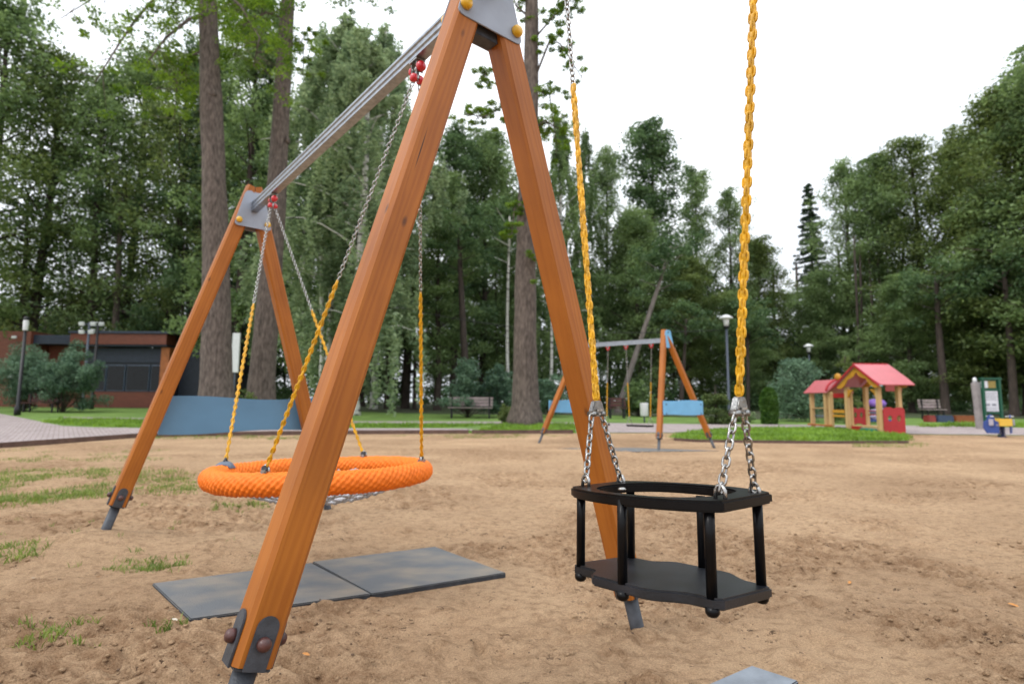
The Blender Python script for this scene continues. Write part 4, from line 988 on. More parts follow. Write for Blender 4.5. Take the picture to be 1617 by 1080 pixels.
big_tree(346, 18.5, (331, 0), .47, 'first tall grey brown trunk, left of the pair behind the far timber legs', 31,
  [([(335, 20), (300, 30), (262, 60), (232, 100)], -2, .9, .07, 20), ([(335, -60), (270, -30), (215, 30), (188, 70), (150, 130)], -3, .75, .06, 26), ([(335, -90), (250, -70), (160, -10), (95, 30)], -1, .7, .05, 22),
   ([(335, -30), (380, 10), (410, 60), (400, 105)], -1, .9, .06, 46), ([(340, 70), (300, 90), (280, 130), (275, 190)], 1, .8, .05, 36), ([(335, -40), (300, -20), (270, 10), (285, 40)], 2, .9, .05, 26)], per=55)
big_tree(412, 20.5, (456, 0), .44, 'second tall grey trunk, leaning right, behind the far timber legs', 32,
  [([(450, 30), (420, 20), (385, 40), (370, 90)], -1, 1.0, .06, 60), ([(452, 60), (480, 70), (478, 120)], 1, .5, .04, 18), ([(450, -60), (520, -40), (560, 10)], 1, .8, .06, 26), ([(450, -30), (400, -20), (360, 0), (350, 50)], 1, 1.0, .05, 40)], per=55)
big_tree(829, 19, (838, 0), .40, 'massive grey trunk between the legs of the front swing, roots spreading on the grass', 33,
  [([(838, 120), (800, 165), (765, 185), (735, 180)], -1, .42, .05, 34), ([(838, 140), (870, 60), (885, 70), (920, 125)], -1, .28, .05, 22), ([(845, 60), (880, 20), (905, -10)], -1, .45, .04, 30),
   ([(838, 210), (860, 190), (885, 205)], 1, .5, .04, 30), ([(830, 300), (812, 330), (808, 370)], -1, .25, .03, 16), ([(838, 140), (868, 150), (880, 240)], 1, .6, .04, 34), ([(838, 30), (815, 10), (805, -20)], 0, .4, .05, 14),
   ([(832, 420), (845, 400), (850, 440)], -1, .2, .02, 10), ([(838, 100), (770, 110), (760, 130)], 0, .35, .03, 16)], per=60, size=.075)
# other single trunks visible in the wood
def lone(px0, y0, px1, y1, dist, r, label, bark, name='tree_trunk'):
    b0 = gx(px0, dist); tp = P(px1, y1, dist); le = ((tp.x-b0.x)/(tp.z-b0.z), 0); rg = np.random.default_rng(int(px0)); H = min(16, tp.z-b0.z+1.5)
    Hh_ = H; C_ = []; R_ = []
    limbs = []
    for i in range(9):
        z0 = H*(.72+.28*i/9); az = i*2.4; ln = 1.4*(.6+.6*rg.random()); e = np.array([le[0]*z0+math.cos(az)*ln, math.sin(az)*ln, z0+ln*.5]); limbs.append(([(le[0]*z0, 0, z0), tuple(e)], .035))
        for k in range(4): C_.append(e+rg.normal(size=3)*.4); R_.append([.55, .55, .3])
    t = thing('birch_tree' if bark == 'birch' else 'broadleaf_tree', b0, label, 'tree', 'slender trunks at the edge of the wood')
    V = leaf_cloud(rg, np.array(C_), np.array(R_), 60, .16, .5); cm = np_mesh('crown', V, np.arange(len(V)).reshape(-1, 4)); cm.materials.append(G['dark']); link_mesh('crown', cm, None, t)
    b = trunk_mesh(rg, H, r, [], lean=le, flare=1.2, sides=12, wob=.08, tip=.4)
    for p, w_ in limbs: b.tube([(q[0], q[1], q[2]) for q in p], [w_, w_*.4], 5)
    b.build('trunk', M[bark], t)
lone(30, 600, 48, 240, 42, .24, 'dark slender trunk rising beside the black lamp post at far left', 'barkdark')
lone(178, 530, 190, 330, 42, .28, 'straight brown trunk standing behind the cafe roof', 'bark')
lone(296, 560, 296, 420, 42, .2, 'dark trunk behind the cafe, left of the first massive trunk', 'barkdark')
lone(506, 640, 508, 360, 27, .12, 'whitish birch trunk right of the far timber frame', 'birch')
lone(803, 640, 803, 380, 33, .11, 'thin white birch trunk just left of the massive trunk', 'birch')
lone(735, 640, 728, 400, 31, .24, 'thick dark trunk left of the massive trunk, above the grey bench', 'barkdark')
lone(868, 640, 872, 470, 32, .10, 'pale thin birch trunk behind the right leg of the front swing', 'birch')
lone(655, 640, 652, 480, 36, .13, 'thin dark trunk behind the vertical yellow chain', 'barkdark')
lone(610, 640, 612, 520, 36, .15, 'dark trunk in the wood left of the vertical yellow chain', 'barkdark')
lone(688, 640, 690, 520, 38, .13, 'dark thin trunk against the bright gap in the wood', 'barkdark')
lone(975, 655, 1045, 430, 31, .17, 'grey slanting trunk seen under the far swing beam', 'barkpale')
lone(1492, 640, 1484, 480, 31, .22, 'dark straight trunk between the playhouse and the notice board', 'barkdark')
lone(1600, 650, 1590, 470, 29, .20, 'dark trunk at the right edge behind the notice board', 'barkdark')
lone(1075, 640, 1080, 540, 36, .15, 'dark trunk behind the light blue side board', 'barkdark')
lone(1180, 640, 1182, 540, 35, .13, 'dark trunk just right of the right yellow chain', 'barkdark')

# far wood: one mass, tall enough to close the view between the trees
rgw = np.random.default_rng(50); Cw = []; Rw = []
for k in range(2500):
    px = rgw.uniform(-1100, 2700); d = rgw.uniform(52, 78); z = rgw.random()**.8*12.5
    if (640 < px < 668 or 703 < px < 722 or 535 < px < 560) and 1.2 < z < 4.2: continue
    if 1200 < px < 1290: z *= .55
    if px < 330: z *= .92
    if z < 1.2 and rgw.random() < .2: continue
    p = gx(px, d); s_ = rgw.uniform(1.3, 2.4); Cw.append([p.x, p.y, p.z+z]); Rw.append([s_, s_, s_*.7])
Vw = leaf_cloud(rgw, np.array(Cw), np.array(Rw), 85, .40, .4)
wood = link_mesh('far_wood', np_mesh('far_wood', Vw, np.arange(len(Vw)).reshape(-1, 4)), G['deep']); props(wood, 'dark mass of the wood closing the view behind the park trees', 'woodland', kind='stuff')
ft = MB()
for k in range(95):
    px = rgw.uniform(-500, 2100); d = rgw.uniform(40, 66); p = gx(px, d); r_ = rgw.uniform(.09, .2); l_ = rgw.normal()*.03
    ft.tube([p, p+Vector((l_*6, 0, 6)), p+Vector((l_*13, 0, 13))], [r_, r_*.8, r_*.5], 7)
props(ft.build('far_trunks', M['barkdark']), 'many thin dark trunks inside the far wood', 'woodland', kind='stuff')
# undergrowth at the edge of the wood
Cu = []; Ru = []
for k in range(620):
    px = rgw.uniform(-300, 1950); d = rgw.uniform(36, 50)
    if 560 < px < 1000 and d < 44: continue
    if px < 420 and d < 46: continue
    p = gx(px, d); z = rgw.random()**1.5*1.9; s_ = rgw.uniform(.5, 1.0); Cu.append([p.x, p.y, p.z+z*.8+.2]); Ru.append([s_*1.2, s_*1.2, s_*.7])
Vu = leaf_cloud(rgw, np.array(Cu), np.array(Ru), 55, .22, .4)
props(link_mesh('undergrowth', np_mesh('undergrowth', Vu, np.arange(len(Vu)).reshape(-1, 4)), G['dark']), 'low dark undergrowth along the edge of the wood', 'undergrowth', kind='stuff')

# shrubs and small conifers
def shrub(px, dist, top, R, label, leaf, cat='bush', name='shrub', seed=1, kind='shrub', leaves=6500, size=.085, group='bushes round the playground', cb=.1):
    p = gx(px, dist); h = P(px, top, dist).z-p.z; rg = np.random.default_rng(seed); cm, limbs = crown_mesh('foliage', rg, kind, h, cb, R, leaves, size)
    cm.materials.append(G[leaf]); t = thing(name, p, label, cat, group); link_mesh('foliage', cm, None, t)
    b = MB()
    if kind == 'spruce': b.tube([(0, 0, -.05), (0, 0, h*.95)], [.04, .01], 7)
    for q, w_ in limbs: b.tube([tuple(v) for v in q], [w_*(1-.7*i/(len(q)-1)) for i in range(len(q))], 5)
    b.build('stem', M['barkdark'], t); return t
shrub(738, 24, 572, 1.35, 'grey green rounded bush behind the bench, left one of two', 'bluish', seed=61)
shrub(792, 24.5, 570, 1.1, 'grey green bush touching the left side of the massive trunk', 'bluish', seed=62)
shrub(868, 25, 588, 1.1, 'green bush on the right side of the massive trunk', 'bluish', seed=63)
shrub(38, 27, 552, 2.2, 'blue green lilac bush in front of the cafe, far left', 'bluish', seed=64, leaves=16000)
shrub(100, 26.5, 545, 1.9, 'blue green lilac bush in front of the cafe, between the two lamp posts', 'bluish', seed=65, leaves=16000)
shrub(335, 18.8, 612, .7, 'leafy sprouts at the foot of the first massive trunk', 'olive', seed=66, leaves=1500)
shrub(392, 19.5, 618, .6, 'small leafy sprouts at the foot of the second massive trunk', 'olive', seed=67, leaves=1200)
shrub(797, 20, 640, .35, 'ragged sprouts at the foot of the massive trunk with spreading roots', 'olive', seed=68, leaves=900)
shrub(1010, 26, 605, 1.2, 'low green bush behind the far swing seats', 'mid', seed=69)
shrub(1176, 21.5, 648, .42, 'small whitish green bush beside the right lower chains of the black seat', 'birch', seed=70, leaves=2200, size=.06)
shrub(1160, 22, 652, .55, 'low yellow green bush behind the far timber leg', 'olive', seed=75, leaves=2000)
shrub(1130, 20.5, 604, .62, 'small bushy young spruce between far swing and lamp post', 'olive', 'spruce', 'spruce_sapling', 71, 'spruce', 6500, .06, 'small conifers on the lawns')
shrub(1262, 22.5, 570, 1.0, 'grey green pine bush behind the playhouse', 'bluish', 'pine', 'pine_bush', 72, 'dense', 11000, .075, 'small conifers on the lawns', .15)
shrub(1338, 21.5, 556, .48, 'light green young larch rising behind the playhouse roof', 'olive', 'larch', 'larch_sapling', 73, 'spruce', 5000, .06, 'small conifers on the lawns')
def thuja(px, dist, top, R, label):
    p = gx(px, dist); h = P(px, top, dist).z-p.z; rg = np.random.default_rng(8); n = 9000
    z = rg.random(n)**.85; a = rg.random(n)*6.283; pr_ = np.where(z < .55, .85+.15*z/.55, np.sqrt(np.clip(1-((z-.55)/.46)**2, 0, 1)))*R*(1+.06*np.sin(3*a+z*9)); rr_ = pr_*(.80+.2*rg.random(n))
    C = np.stack([np.cos(a)*rr_, np.sin(a)*rr_, z*h], -1); V = leaf_cloud(rg, C, np.full((n, 3), .03), 1, .07, 0)
    t = thing('thuja', p, label, 'thuja', 'small conifers on the lawns'); me = np_mesh('foliage', V, np.arange(len(V)).reshape(-1, 4)); me.materials.append(G['thuja']); link_mesh('foliage', me, None, t)
    MB().tube([(0, 0, -.05), (0, 0, h*.9)], [.05, .02], 7).build('stem', M['barkdark'], t)
thuja(1214, 20.5, 613, .30, 'clipped bright green columnar thuja left of the pine bush')

# ------------------------------------------------------------------ cafe building
M['redwood'] = mat('red brown wood cladding', (.17, .048, .026), .6, 0, .25, 3, .2, 60, stretch=(1, 1, 9))
M['orangewood'] = mat('orange wood post cladding', (.42, .13, .035), .6, 0, .2, 4, .2, 60)
M['navy'] = mat('dark navy metal cladding', (.035, .045, .070), .5, .2, .15, 4)
M['navy2'] = mat('dark navy painted wall', (.020, .026, .040), .5, .1, .2, 4)
M['glass'] = mat('dark window glass', (.008, .010, .012), .12, 0, .2, 2, spec=.3)
M['frame'] = mat('grey blue window frame', (.17, .22, .30), .5, .1, .1, 10)
M['white'] = mat('white painted metal', (.72, .73, .74), .4, 0, .05, 10)
M['blackpole'] = mat('black painted pole', (.012, .012, .014), .4, .2, .2, 20)
M['greypole'] = mat('grey painted pole', (.075, .09, .12), .45, .2, .15, 20)
M['benchwood'] = mat('greyish mauve bench slats', (.30, .24, .235), .7, 0, .2, 8, .2, 60)
M['darkbench'] = mat('dark red bench slats', (.085, .028, .024), .6, 0, .3, 8)
DB = 35.0
def X(px, d=DB): return gx(px, d).x
bz = tz(DB)-.1
def zz(py, d=DB): return P(808, py, d).z
caf = thing('cafe_building', (X(200), DB, bz), 'low flat roofed cafe with red brown cladding and dark glass front at far left', 'building')
def part(name, x0, x1, y0, y1, z0, z1, m, par, bev=.0):
    b = MB(caf.location); b.box(((x0+x1)/2, (y0+y1)/2, (z0+z1)/2), (x1-x0, y1-y0, z1-z0), bev=bev); return b.build(name, M[m], par)
part('wall', X(128), X(272), DB+.12, DB+5, bz, zz(553), 'navy2', caf)
part('cladding_band', X(120), X(270), DB-.9, DB+.1, zz(549.5), zz(533.5), 'redwood', caf)
rf = part('roof', X(118), X(330), DB-1.0, DB+5.2, zz(533), zz(529.5), 'navy', caf)
part('soffit', X(122), X(270), DB-.8, DB+.1, zz(552), zz(550), 'navy', caf)
part('fascia', X(140), X(262), DB+.02, DB+.1, zz(576), zz(554), 'navy', caf)
part('low_wall', X(60), X(262), DB-.15, DB+.1, bz, zz(622.5), 'redwood', caf)
part('pillar', X(257), X(270), DB-.5, DB+.1, bz, zz(553), 'orangewood', caf)
part('dark_annex', X(272.5), X(332), DB+.5, DB+6, bz, zz(536), 'navy2', caf)
part('side_wing', X(-130), X(26), DB+.6, DB+6, bz, zz(526), 'redwood', caf)
part('link_wall', X(27), X(127), DB+2, DB+6, bz, zz(546), 'redwood', caf)
part('link_roof', X(25), X(119), DB+.8, DB+6.5, zz(545.5), zz(531), 'navy', caf)
for i, (a, b_) in enumerate(((143, 163), (165.5, 193), (196, 232), (235, 256))):
    wn = part('window', X(a), X(b_), DB+.03, DB+.09, zz(621), zz(580), 'frame', caf)
    part('pane', X(a+.8), X(b_-.8), DB+.0, DB+.028, zz(620), zz(581), 'glass', wn)
wn = part('window', X(-3), X(12), DB+.5, DB+.58, zz(603), zz(586), 'white', caf)
lp_ = MB(caf.location); lp_.box((X(2), DB+.45, zz(536)), (.30, .10, .16), bev=.02); lp_.build('wall_lamp', M['white'], caf)

# ------------------------------------------------------------------ lamps, signs, bin
def pole_thing(name, base, label, cat, m, h, r, group=None, rb=None):
    t = thing(name, base, label, cat, group); MB().lathe([(r*1.7, -.1), (r*1.7, .35), (r, .42), (r*.8, h)], (0, 0, 0), Z, 12).build('pole', M[m], t); return t
p = at(27, 656); top = P(40, 505, p.y); h = top.z-p.z
t = pole_thing('street_lamp', p, 'tall black lamp post with white cylinder head by the plaza, leftmost lamp', 'street lamp', 'blackpole', h-.45, .07, 'lamps along the paths')
MB().lathe([(.085, h-.45), (.095, h-.42), (.10, h-.05), (.085, h)], (0, 0, 0), Z, 14).build('lamp_head', M['white'], t); MB().lathe([(.12, h), (.10, h+.10), (.02, h+.14)], (0, 0, 0), Z, 14).build('lamp_cap', M['blackpole'], t)
for px, pyb, pyt, lab, heads in ((131, 650, 509, 'grey pole carrying floodlights in front of the cafe windows', 2), (145, 650, 512, 'second darker floodlight pole close behind the grey one', 1)):
    p = at(px, pyb); p = gx(px, 31+(heads == 1)*.6); h = P(px, pyt, p.y).z-p.z
    t = pole_thing('floodlight_pole', p, lab, 'light pole', 'greypole' if heads == 2 else 'blackpole', h, .075, 'lamps along the paths')
    for k, (dx, dz) in enumerate(((-.33, -.1), (.30, -.1), (-.30, -.55), (.22, -.55)) if heads == 2 else ((.28, .0), (-.2, -.4))):
        b = MB(); b.box((dx, -.14, h+dz), (.30, .10, .20), (Vector((1, 0, 0)), Vector((0, .94, .34)), Vector((0, -.34, .94))), .02); b.build('floodlight', M['white'], t)
    MB().box((0, 0, h-.1), (.75, .05, .05)).build('cross_arm', M['greypole'], t)
def lantern(px, pyt, dist, label, sc=1.0):
    p = gx(px, dist); h = P(px, pyt, dist).z-p.z
    t = pole_thing('street_lamp', p, label, 'street lamp', 'greypole', h-.62*sc, .06*sc, 'lamps along the paths')
    MB().lathe([(.05, h-.62*sc), (.13*sc, h-.56*sc), (.13*sc, h-.5*sc)], (0, 0, 0), Z, 14).build('collar', M['blackpole'], t)
    g_ = MB(); g_.lathe([(.09*sc, h-.5*sc), (.14*sc, h-.18*sc)], (0, 0, 0), Z, 14); g_.build('lamp_glass', M['white'], t)
    MB().lathe([(.16*sc, h-.2*sc), (.29*sc, h-.17*sc), (.27*sc, h-.12*sc), (.10*sc, h-.02*sc), (.03*sc, h)], (0, 0, 0), Z, 18).build('lamp_shade', M['white'], t)
lantern(1151, 497, 24, 'grey lamp post with wide white lantern head beside the right yellow chain')
lantern(1281, 543, 34, 'small distant lamp post behind the grey green pine bush', 1.0)
# white sign between the trunks
p = gx(368, 27); z0 = P(368, 588, 27).z; z1 = P(368, 526, 27).z
t = thing('sign_board', p, 'tall blank white panel sign standing between the two massive trunks', 'sign')
b = MB(); b.box((0, 0, (z0+z1)/2-p.z), (.36, .10, z1-z0), bev=.01); b.build('panel', M['white'], t)
b = MB(); b.box((0, .03, (z0-p.z)/2), (.08, .06, z0-p.z)); b.build('post', M['greypole'], t)
# litter bin
p = gx(1017, 21.0); t = thing('litter_bin', p, 'white cylindrical litter bin on a post behind the far swing seats', 'litter bin')
z0, z1 = P(1017, 657, 21).z-p.z, P(1017, 636, 21).z-p.z
MB().lathe([(.13, z0), (.15, z0+.02), (.155, z1-.03), (.16, z1)], (0, 0, 0), Z, 16).build('bucket', M['white'], t); MB().tube([(0, 0, -.05), (0, 0, z0+.02)], .03).build('post', M['greypole'], t)

# ------------------------------------------------------------------ benches
def bench(px0, px1, dist, back_px, label, m, legm='blackpole'):
    a = gx(px0, dist); c = gx(px1, dist); L = c.x-a.x; t = thing('park_bench', ((a.x+c.x)/2, dist, a.z), label, 'bench', 'park benches')
    b = MB()
    for k in range(4): b.box((0, -.16+.10*k, .44), (L, .085, .035), bev=.006)
    b.build('seat', M[m], t); b = MB()
    for k in range(3): b.box((0, .20+.02*k, .56+.13*k), (L, .03, .11), bev=.006)
    b.build('backrest', M[m], t)
    for s_ in (-1, 1):
        b = MB(); x = s_*(L/2-.14); b.box((x, -.15, .21), (.05, .05, .44)); b.box((x, .19, .43), (.05, .05, .88)); b.box((x, .02, .40), (.05, .36, .04)); b.build('leg', M[legm], t)
    return t
bench(708, 778, 23.2, 0, 'grey mauve slatted bench left of the massive trunk, under the bush', 'benchwood')
bench(958, 990, 24, 0, 'small dark bench behind the far swing, left of the litter bin', 'darkbench')
bench(1455, 1490, 24.5, 0, 'grey bench behind the coloured blocks right of the playhouse', 'benchwood')
bench(38, 92, 26.5, 0, 'dark bench at far left beside the black lamp post', 'darkbench')
M['blkred'] = mat('red painted block', (.27, .04, .035), .6); M['blkblue'] = mat('blue painted block', (.04, .06, .12), .6); M['blkor'] = mat('orange painted block', (.25, .07, .02), .6)
for px0, px1, m, lab in ((1459, 1473, 'blkred', 'low red painted block in the row right of the playhouse'), (1474, 1501, 'blkblue', 'low dark blue block in the middle of the coloured row'), (1502, 1534, 'blkor', 'low orange block at the right end of the coloured row')):
    d = 22.6; a = gx(px0, d); c = gx(px1, d); t = thing('play_block', ((a.x+c.x)/2, d, a.z), lab, 'play block', 'coloured blocks in a row')
    MB().box((0, 0, .11), (c.x-a.x-.02, .30, .26), bev=.03).build('body', M[m], t); MB().box((0, 0, .255), (c.x-a.x-.05, .24, .03), bev=.01).build('lid', M[m], t)

# ------------------------------------------------------------------ notice board with concrete post
M['green'] = mat('dark green painted frame', (.010, .085, .048), .45, .1, .1, 10); M['concrete'] = mat('grey weathered post', (.33, .30, .30), .85, 0, .2, 4, .4, 60); M['poster'] = mat('white poster paper', (.62, .63, .68), .5, 0, .04, 5); M['print'] = mat('grey printing', (.25, .26, .30), .6); M['goldprint'] = mat('yellow brown printed picture', (.26, .20, .05), .6)
dN = 18.2; o = gx(1567, dN); zl = lambda py: P(1567, py, dN).z-o.z; sx_ = dN/FPX; xl = lambda px: (px-1567)*sx_
t = thing('notice_board', o, 'green framed notice board with a white poster, at the far right', 'notice board')
for px in (1553.5, 1579.5):
    b = MB(); b.box((xl(px), 0, (zl(596)-.1)/2), (.085, .085, zl(596)+.1), bev=.01); b.build('post', M['green'], t)
b = MB(); b.box((xl(1566.5), .0, zl(598)), (xl(1584)-xl(1550), .10, .06), bev=.01); b.box((xl(1566.5), 0, zl(652)), (xl(1578)-xl(1555), .05, .05)); b.box((xl(1566.5), .01, zl(615.5)), (xl(1578)-xl(1555), .05, .05)); b.build('frame', M['green'], t)
bd = MB(); bd.box((xl(1566.5), .02, (zl(600)+zl(650))/2), (xl(1577)-xl(1556), .02, zl(600)-zl(650))); pb = bd.build('panel', M['green'], t)
b = MB(); b.box((xl(1564.2), -.002, (zl(617.5)+zl(649.5))/2), (xl(1576)-xl(1552.5), .012, zl(617.5)-zl(649.5))); b.build('poster', M['poster'], pb)
b = MB()
for k in range(7): b.box((xl(1564.2)+(k % 2)*.03, -.0105, zl(620+k*1.9)), (.40-(k % 3)*.05, .003, .012))
for k in (0, 1): b.box((xl(1559+k*10), -.0105, zl(639)), (.14, .003, .07))
for k in range(3): b.box((xl(1564.2), -.0105, zl(643.5+k*2)), (.38, .003, .010))
b.build('poster_print', M['print'], pb)
b = MB(); b.box((xl(1556.5), -.002, (zl(601.5)+zl(612.5))/2), (.21, .012, zl(601.5)-zl(612.5))); b.build('poster', M['poster'], pb)
b = MB(); b.box((xl(1568), -.002, (zl(601.5)+zl(612.5))/2), (.25, .012, zl(601.5)-zl(612.5))); b.build('picture', M['goldprint'], pb)
p = gx(1545, 18.6); h = P(1545, 604, 18.6).z-p.z
t = thing('concrete_post', p, 'thick weathered grey concrete post left of the green notice board', 'post')
b = MB(); b.tube([(0.06, 0, -.1), (.03, 0, h*.5), (-.04, 0, h)], [.175, .165, .135], 10, smooth=False); b.build('shaft', M['concrete'], t)
b = MB(); b.lathe([(.06, h), (.06, h+.10), (.035, h+.16), (.01, h+.17)], (-.07, 0, 0), Z, 10); b.build('cap', M['white'], t)

# ------------------------------------------------------------------ spring rider
M['playyellow'] = mat('yellow play panel', (.72, .46, .06), .45, 0, .06, 6); M['playblue'] = mat('blue play panel', (.03, .07, .28), .45, 0, .1, 6); M['playgrey'] = mat('pale mauve play panel', (.36, .34, .42), .5, 0, .1, 6); M['spring'] = mat('dark blue steel spring', (.02, .03, .09), .4, .3, .2, 20)
p = at(1582, 690); k = p.y/FPX; t = thing('spring_rider', p, 'yellow and blue spring rider standing on the sand edge at far right', 'spring rider')
b = MB(); b.tube([(.075*math.cos(a*.5), .075*math.sin(a*.5), .01+.27*a/80) for a in range(81)], .013, 7); b.build('spring', M['spring'], t)
MB().lathe([(.11, -.02), (.11, .015)], (0, 0, 0), Z, 18).build('base', M['spring'], t)
b = MB(); b.box((0, 0, .325), (.40, .24, .05), bev=.01); b.build('seat', M['playgrey'], t)
MB().box((0, -.16, .40), (.36, .03, .20), bev=.012).build('front_panel', M['playyellow'], t)
MB().box((0, .16, .40), (.36, .03, .20), bev=.012).build('rear_panel', M['playyellow'], t)
for sg in (-1, 1):
    o = [(-.16, -.20), (.10, -.20), (.17, -.05), (.15, .12), (.08, .16), (.07, .26), (.0, .31), (-.07, .26), (-.08, .16), (-.16, .10)]
    b = MB(); b.prism([(a*sg, c) for a, c in o], Vector((.75, .66*sg, 0)).normalized(), Z, Vector((.0, .035, 0)), (sg*.27, -.02, .30), .006); sp_ = b.build('side_panel', M['playblue'], t)
    b = MB(); b.box((sg*.31, -.06, .40), (.10, .03, .18), (Vector((.75, .66*sg, 0)).normalized(), Vector((-.66*sg, .75, 0)).normalized(), Z), .01); b.build('panel_inlay', M['playgrey'], sp_)
    b = MB(); b.tube([(sg*.27, -.10, .56), (sg*.27, .14, .56)], .016, 8); b.build('handle', M['white'], t)

# ------------------------------------------------------------------ playhouse
M['playwood'] = mat('pale yellow timber post', (.56, .37, .17), .6, 0, .12, 5, .1, 60, stretch=(1, 1, .2)); M['gold'] = mat('golden yellow board', (.55, .27, .03), .5, 0, .1, 6)
M['roofred'] = mat('faded red roof board', (.50, .105, .12), .34, 0, .06, 5, coat=.3); M['roofred2'] = mat('red painted roof trim', (.45, .02, .03), .5); M['panelred'] = mat('red painted panel', (.40, .014, .020), .42, 0, .08, 6, coat=.2)
M['teal'] = mat('green painted board', (.03, .26, .20), .5); M['paleteal'] = mat('pale turquoise panel', (.30, .62, .66), .5); M['purple'] = mat('purple plastic', (.24, .12, .48), .4); M['lilac'] = mat('lilac plastic', (.50, .44, .66), .4)
O = at(1391, 687); O.z = .05
YH = math.radians(38-math.degrees(math.atan2(O.x, O.y))); rD = Vector((math.cos(YH), math.sin(YH), 0)); gD = Vector((math.sin(YH), -math.cos(YH), 0))
ph = thing('playhouse', O, 'open wooden playhouse with faded red gable roof and red panels on the grass plot', 'playhouse')
def ppt(u, v, z): return O+gD*u+rD*v+Z*z            # u along the gable, v along the ridge
def pbox(name, u, v, z, su, sv, szz, m, par=None, bev=.006):
    b = MB(O); b.box(ppt(u, v, z), (su, sv, szz), (gD, rD, Z), bev); return b.build(name, M[m], par or ph)
WG, LR = 1.30, .60; pz = 1.36
for u in (0, -WG):
    for v in (0, LR): pbox('post', u, v, pz/2-.03, .115, .115, pz+.06, 'playwood')
pbox('post', -WG+.02, .11, .62, .05, .07, 1.24, 'playwood')
pbox('deck', -WG/2, LR/2, .18, WG-.12, LR-.12, .06, 'playwood')
rz, ez, hb = 1.99, 1.36, .98; mid = -WG/2
for sg in (-1, 1):
    a = ppt(mid, -.22, rz); nrm = (gD*sg*(rz-ez)+Z*hb).normalized(); sl = (gD*sg*hb-Z*(rz-ez)); b = MB(O)
    outr = [(0, 0), (sl.length*.72, 0), (sl.length, .04), (sl.length, 1.06), (sl.length*.72, 1.10), (0, 1.10)]
    # two planes: the eave part is flatter
    b.prism(outr, sl.normalized(), rD, nrm*.030, a, .004); b.build('roof', M['roofred'], ph)
    for v in (-.16, LR+.06):
        b = MB(O); c0 = ppt(mid, v, rz-.05); c1 = ppt(mid+sg*hb*.93, v, ez+.035-.05)
        d = (c1-c0); o_ = [(0, 0), (d.length, 0), (d.length*.97, -.06)]+[(d.length*(.97-.97*i/10), -.10-.07*abs(math.sin(i*math.pi/5))) for i in range(1, 10)]+[(0, -.16)]
        nn = (gD*sg*(rz-ez)+Z*hb).normalized(); b.prism(o_, d.normalized(), nn, rD*.03, c0, .003); b.build('gable_board', M['gold'], ph)
    b = MB(O); c0 = ppt(mid, -.225, rz-.01); c1 = ppt(mid+sg*hb, -.225, ez-.01); d = (c1-c0).normalized(); b.box((c0+c1)/2, ((c1-c0).length, .015, .045), (d, rD, d.cross(rD)), .003); b.build('roof_trim', M['roofred2'], ph)
b = MB(O); b.box(ppt(mid, .3, rz+.035), (.05, 1.1, .03), (gD, rD, Z), .008); b.build('ridge_cap', M['roofred2'], ph)
def oval(cx, cz, rx, rz_, n=18): return [(cx+rx*math.cos(2*math.pi*i/n), cz+rz_*math.sin(2*math.pi*i/n)) for i in range(n)]
def red_panel(u0, v0, dirv, L, z0, z1, name='red_panel'):
    top = [(L*(1-i/24), z1-.02+.05*abs(math.sin(math.pi*2*(i/24)))**.7-(.03 if i in (0, 24) else 0)) for i in range(25)]
    bot = [(L*i/12, z0-.0+.05*math.sin(math.pi*i/12)**2) for i in range(13)]
    b = MB(O); b.prism(bot+top, dirv, Z, dirv.cross(Z)*.022, ppt(u0, v0, 0), .003, holes=[oval(L*.30, z0+(z1-z0)*.62, L*.10, .085), oval(L*.72, z0+(z1-z0)*.62, L*.10, .085)]); return b.build(name, M['panelred'], ph)
red_panel(.075, .04, rD, .64, -.02, .73)
red_panel(-WG+.0, .085, rD, .46, .20, .70)
pbox('rail', -WG/2, LR+.02, .52, WG-.12, .03, .025, 'panelred', bev=.004); pbox('rail', -WG/2, LR+.02, .64, WG-.12, .03, .025, 'panelred', bev=.004)
pbox('red_skirt', -WG*.72, -.02, .10, .42, .03, .17, 'panelred'); pbox('green_box', -WG*.27, -.08, .085, .50, .18, .13, 'teal'); pbox('post_foot', -.03, -.09, .05, .11, .03, .14, 'blkblue'); pbox('post_foot', -WG+.0, -.09, .05, .11, .03, .14, 'blkblue')
for u, sg in ((-WG+.06, 1), (-.06, -1)):       # curved brackets under the gable
    b = MB(O); o_ = [(0, 0), (0, -.24), (.05, -.20), (.10, -.10), (.20, -.04), (.24, 0)]
    b.prism([(a*sg, c) for a, c in o_], gD, Z, rD*.04, ppt(u, -.03, 1.27), .003); b.build('bracket', M['gold'], ph)
# small side kiosk
for u, v, m in ((-2.02, -.05, 'playwood'), (-2.18, -.10, 'playwood'), (-2.02, .5, 'playwood'), (-2.98, -.05, 'playwood'), (-2.98, .5, 'playwood')): pbox('post', u, v, .60, .11, .11, 1.24, m)
for sg in (-1, 1):
    a = ppt(-3.15, .22, 1.60); sl = rD*(sg*.44)-Z*.42; b = MB(O); nn = gD.cross(sl.normalized()); nn = nn if nn.z > 0 else -nn
    b.prism([(0, 0), (1.22, 0), (1.22, sl.length), (0, sl.length)], gD, sl.normalized(), nn*.028, a, .004); b.build('kiosk_roof', M['roofred'], ph)
b = MB(O); arc = []
for i in range(13):
    a = math.pi*(.06+.46*i/12); arc.append(ppt(-1.93, .24-.50*math.cos(a)*1.0, 1.16+.46*math.sin(a)))
b.tube(arc, .035, 6); b.build('roof_arch', M['roofred2'], ph)
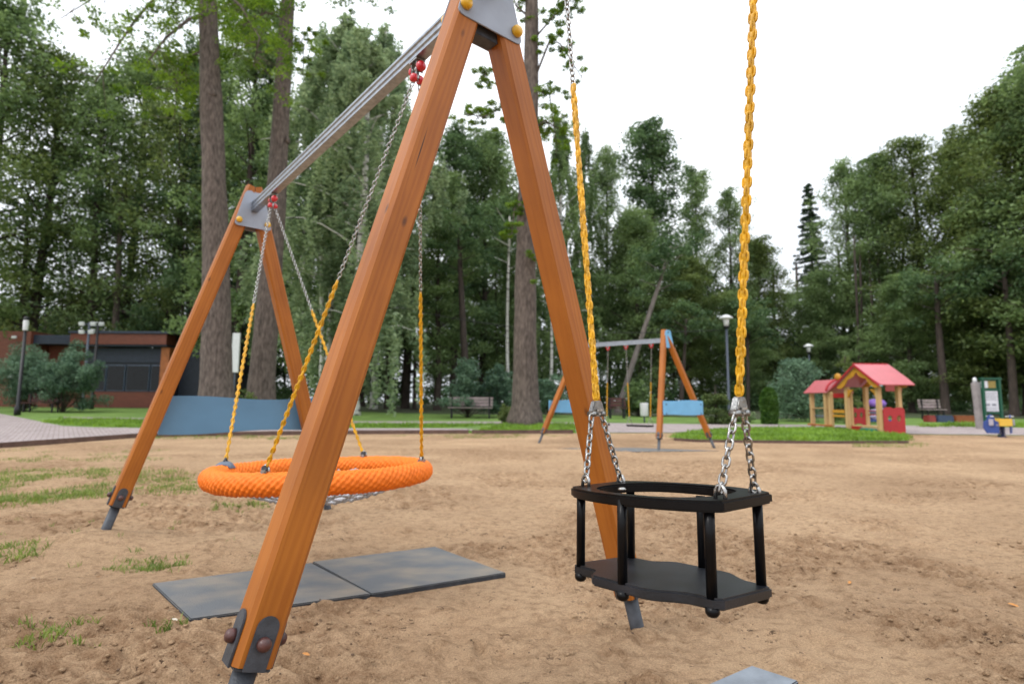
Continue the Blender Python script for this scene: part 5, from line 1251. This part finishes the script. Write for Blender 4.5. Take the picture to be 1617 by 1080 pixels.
MB(O).lathe([(.10, -.012), (.105, 0), (.10, .012)], ppt(-1.86, .12, 1.70), (gD*.5-rD).normalized(), 22).build('sun_disc', M['gold'], ph)
pbox('counter', -2.5, -.06, .70, .86, .16, .03, 'playwood'); pbox('sill_board', -2.5, -.14, .16, 1.15, .10, .05, 'orangewood'); pbox('rail', -2.5, .0, .45, .86, .03, .03, 'frame')
pbox('rail', -1.69, -.03, .61, .56, .03, .10, 'gold'); pbox('rail', -1.69, -.03, .47, .56, .03, .07, 'gold'); pbox('red_valance', -1.69, .02, 1.10, .56, .03, .14, 'panelred'); pbox('dark_base', -1.69, .04, .10, .56, .03, .05, 'blackpole')
# second play set glimpsed through the playhouse
o2 = gx(1391, 21.5); t = thing('play_tower', o2, 'turquoise and purple play tower glimpsed through the open playhouse', 'play tower')
for dx in (-.55, .62): MB().box((dx, 0, .95), (.07, .07, 1.95), bev=.01).build('post', M['playblue'], t)
MB().box((-.28, 0, 1.42), (.46, .5, .06), bev=.01).build('canopy', M['paleteal'], t); MB().box((.38, -.2, 1.38), (.62, .03, .36), bev=.02).build('red_panel', M['blkred'], t)
MB().tube([(-.1+.28*math.cos(a/12*math.pi), 0, 1.68+.16*math.sin(a/12*math.pi)) for a in range(13)], .035, 7).build('arch', M['paleteal'], t)
MB().lathe([(.30, .0), (.34, .14), (.25, .26), (.06, .31)], (-.18, 0, .62), Z, 16).build('dome_seat', M['purple'], t)
MB().tube([(-.2+.22*math.cos(a*.55), .22*math.sin(a*.55), .12+.02*a) for a in range(26)], .05, 7).build('spiral_tube', M['lilac'], t)
MB().box((0, .1, .10), (1.1, .5, .08), bev=.02).build('platform', M['playblue'], t)
# thin cable between the trees
ca = MB(); a = P(560, 470, 26); c = P(1150, 521, 24); pts = [a.lerp(c, i/30)-Z*(1.3*math.sin(math.pi*i/30)*.55) for i in range(31)]; ca.o = a
ca.tube(pts, .014, 5); o = ca.build('overhead_cable', M['blackpole']); o.location = a; props(o, 'thin dark cable sagging from the trees to the lantern lamp post', 'cable')
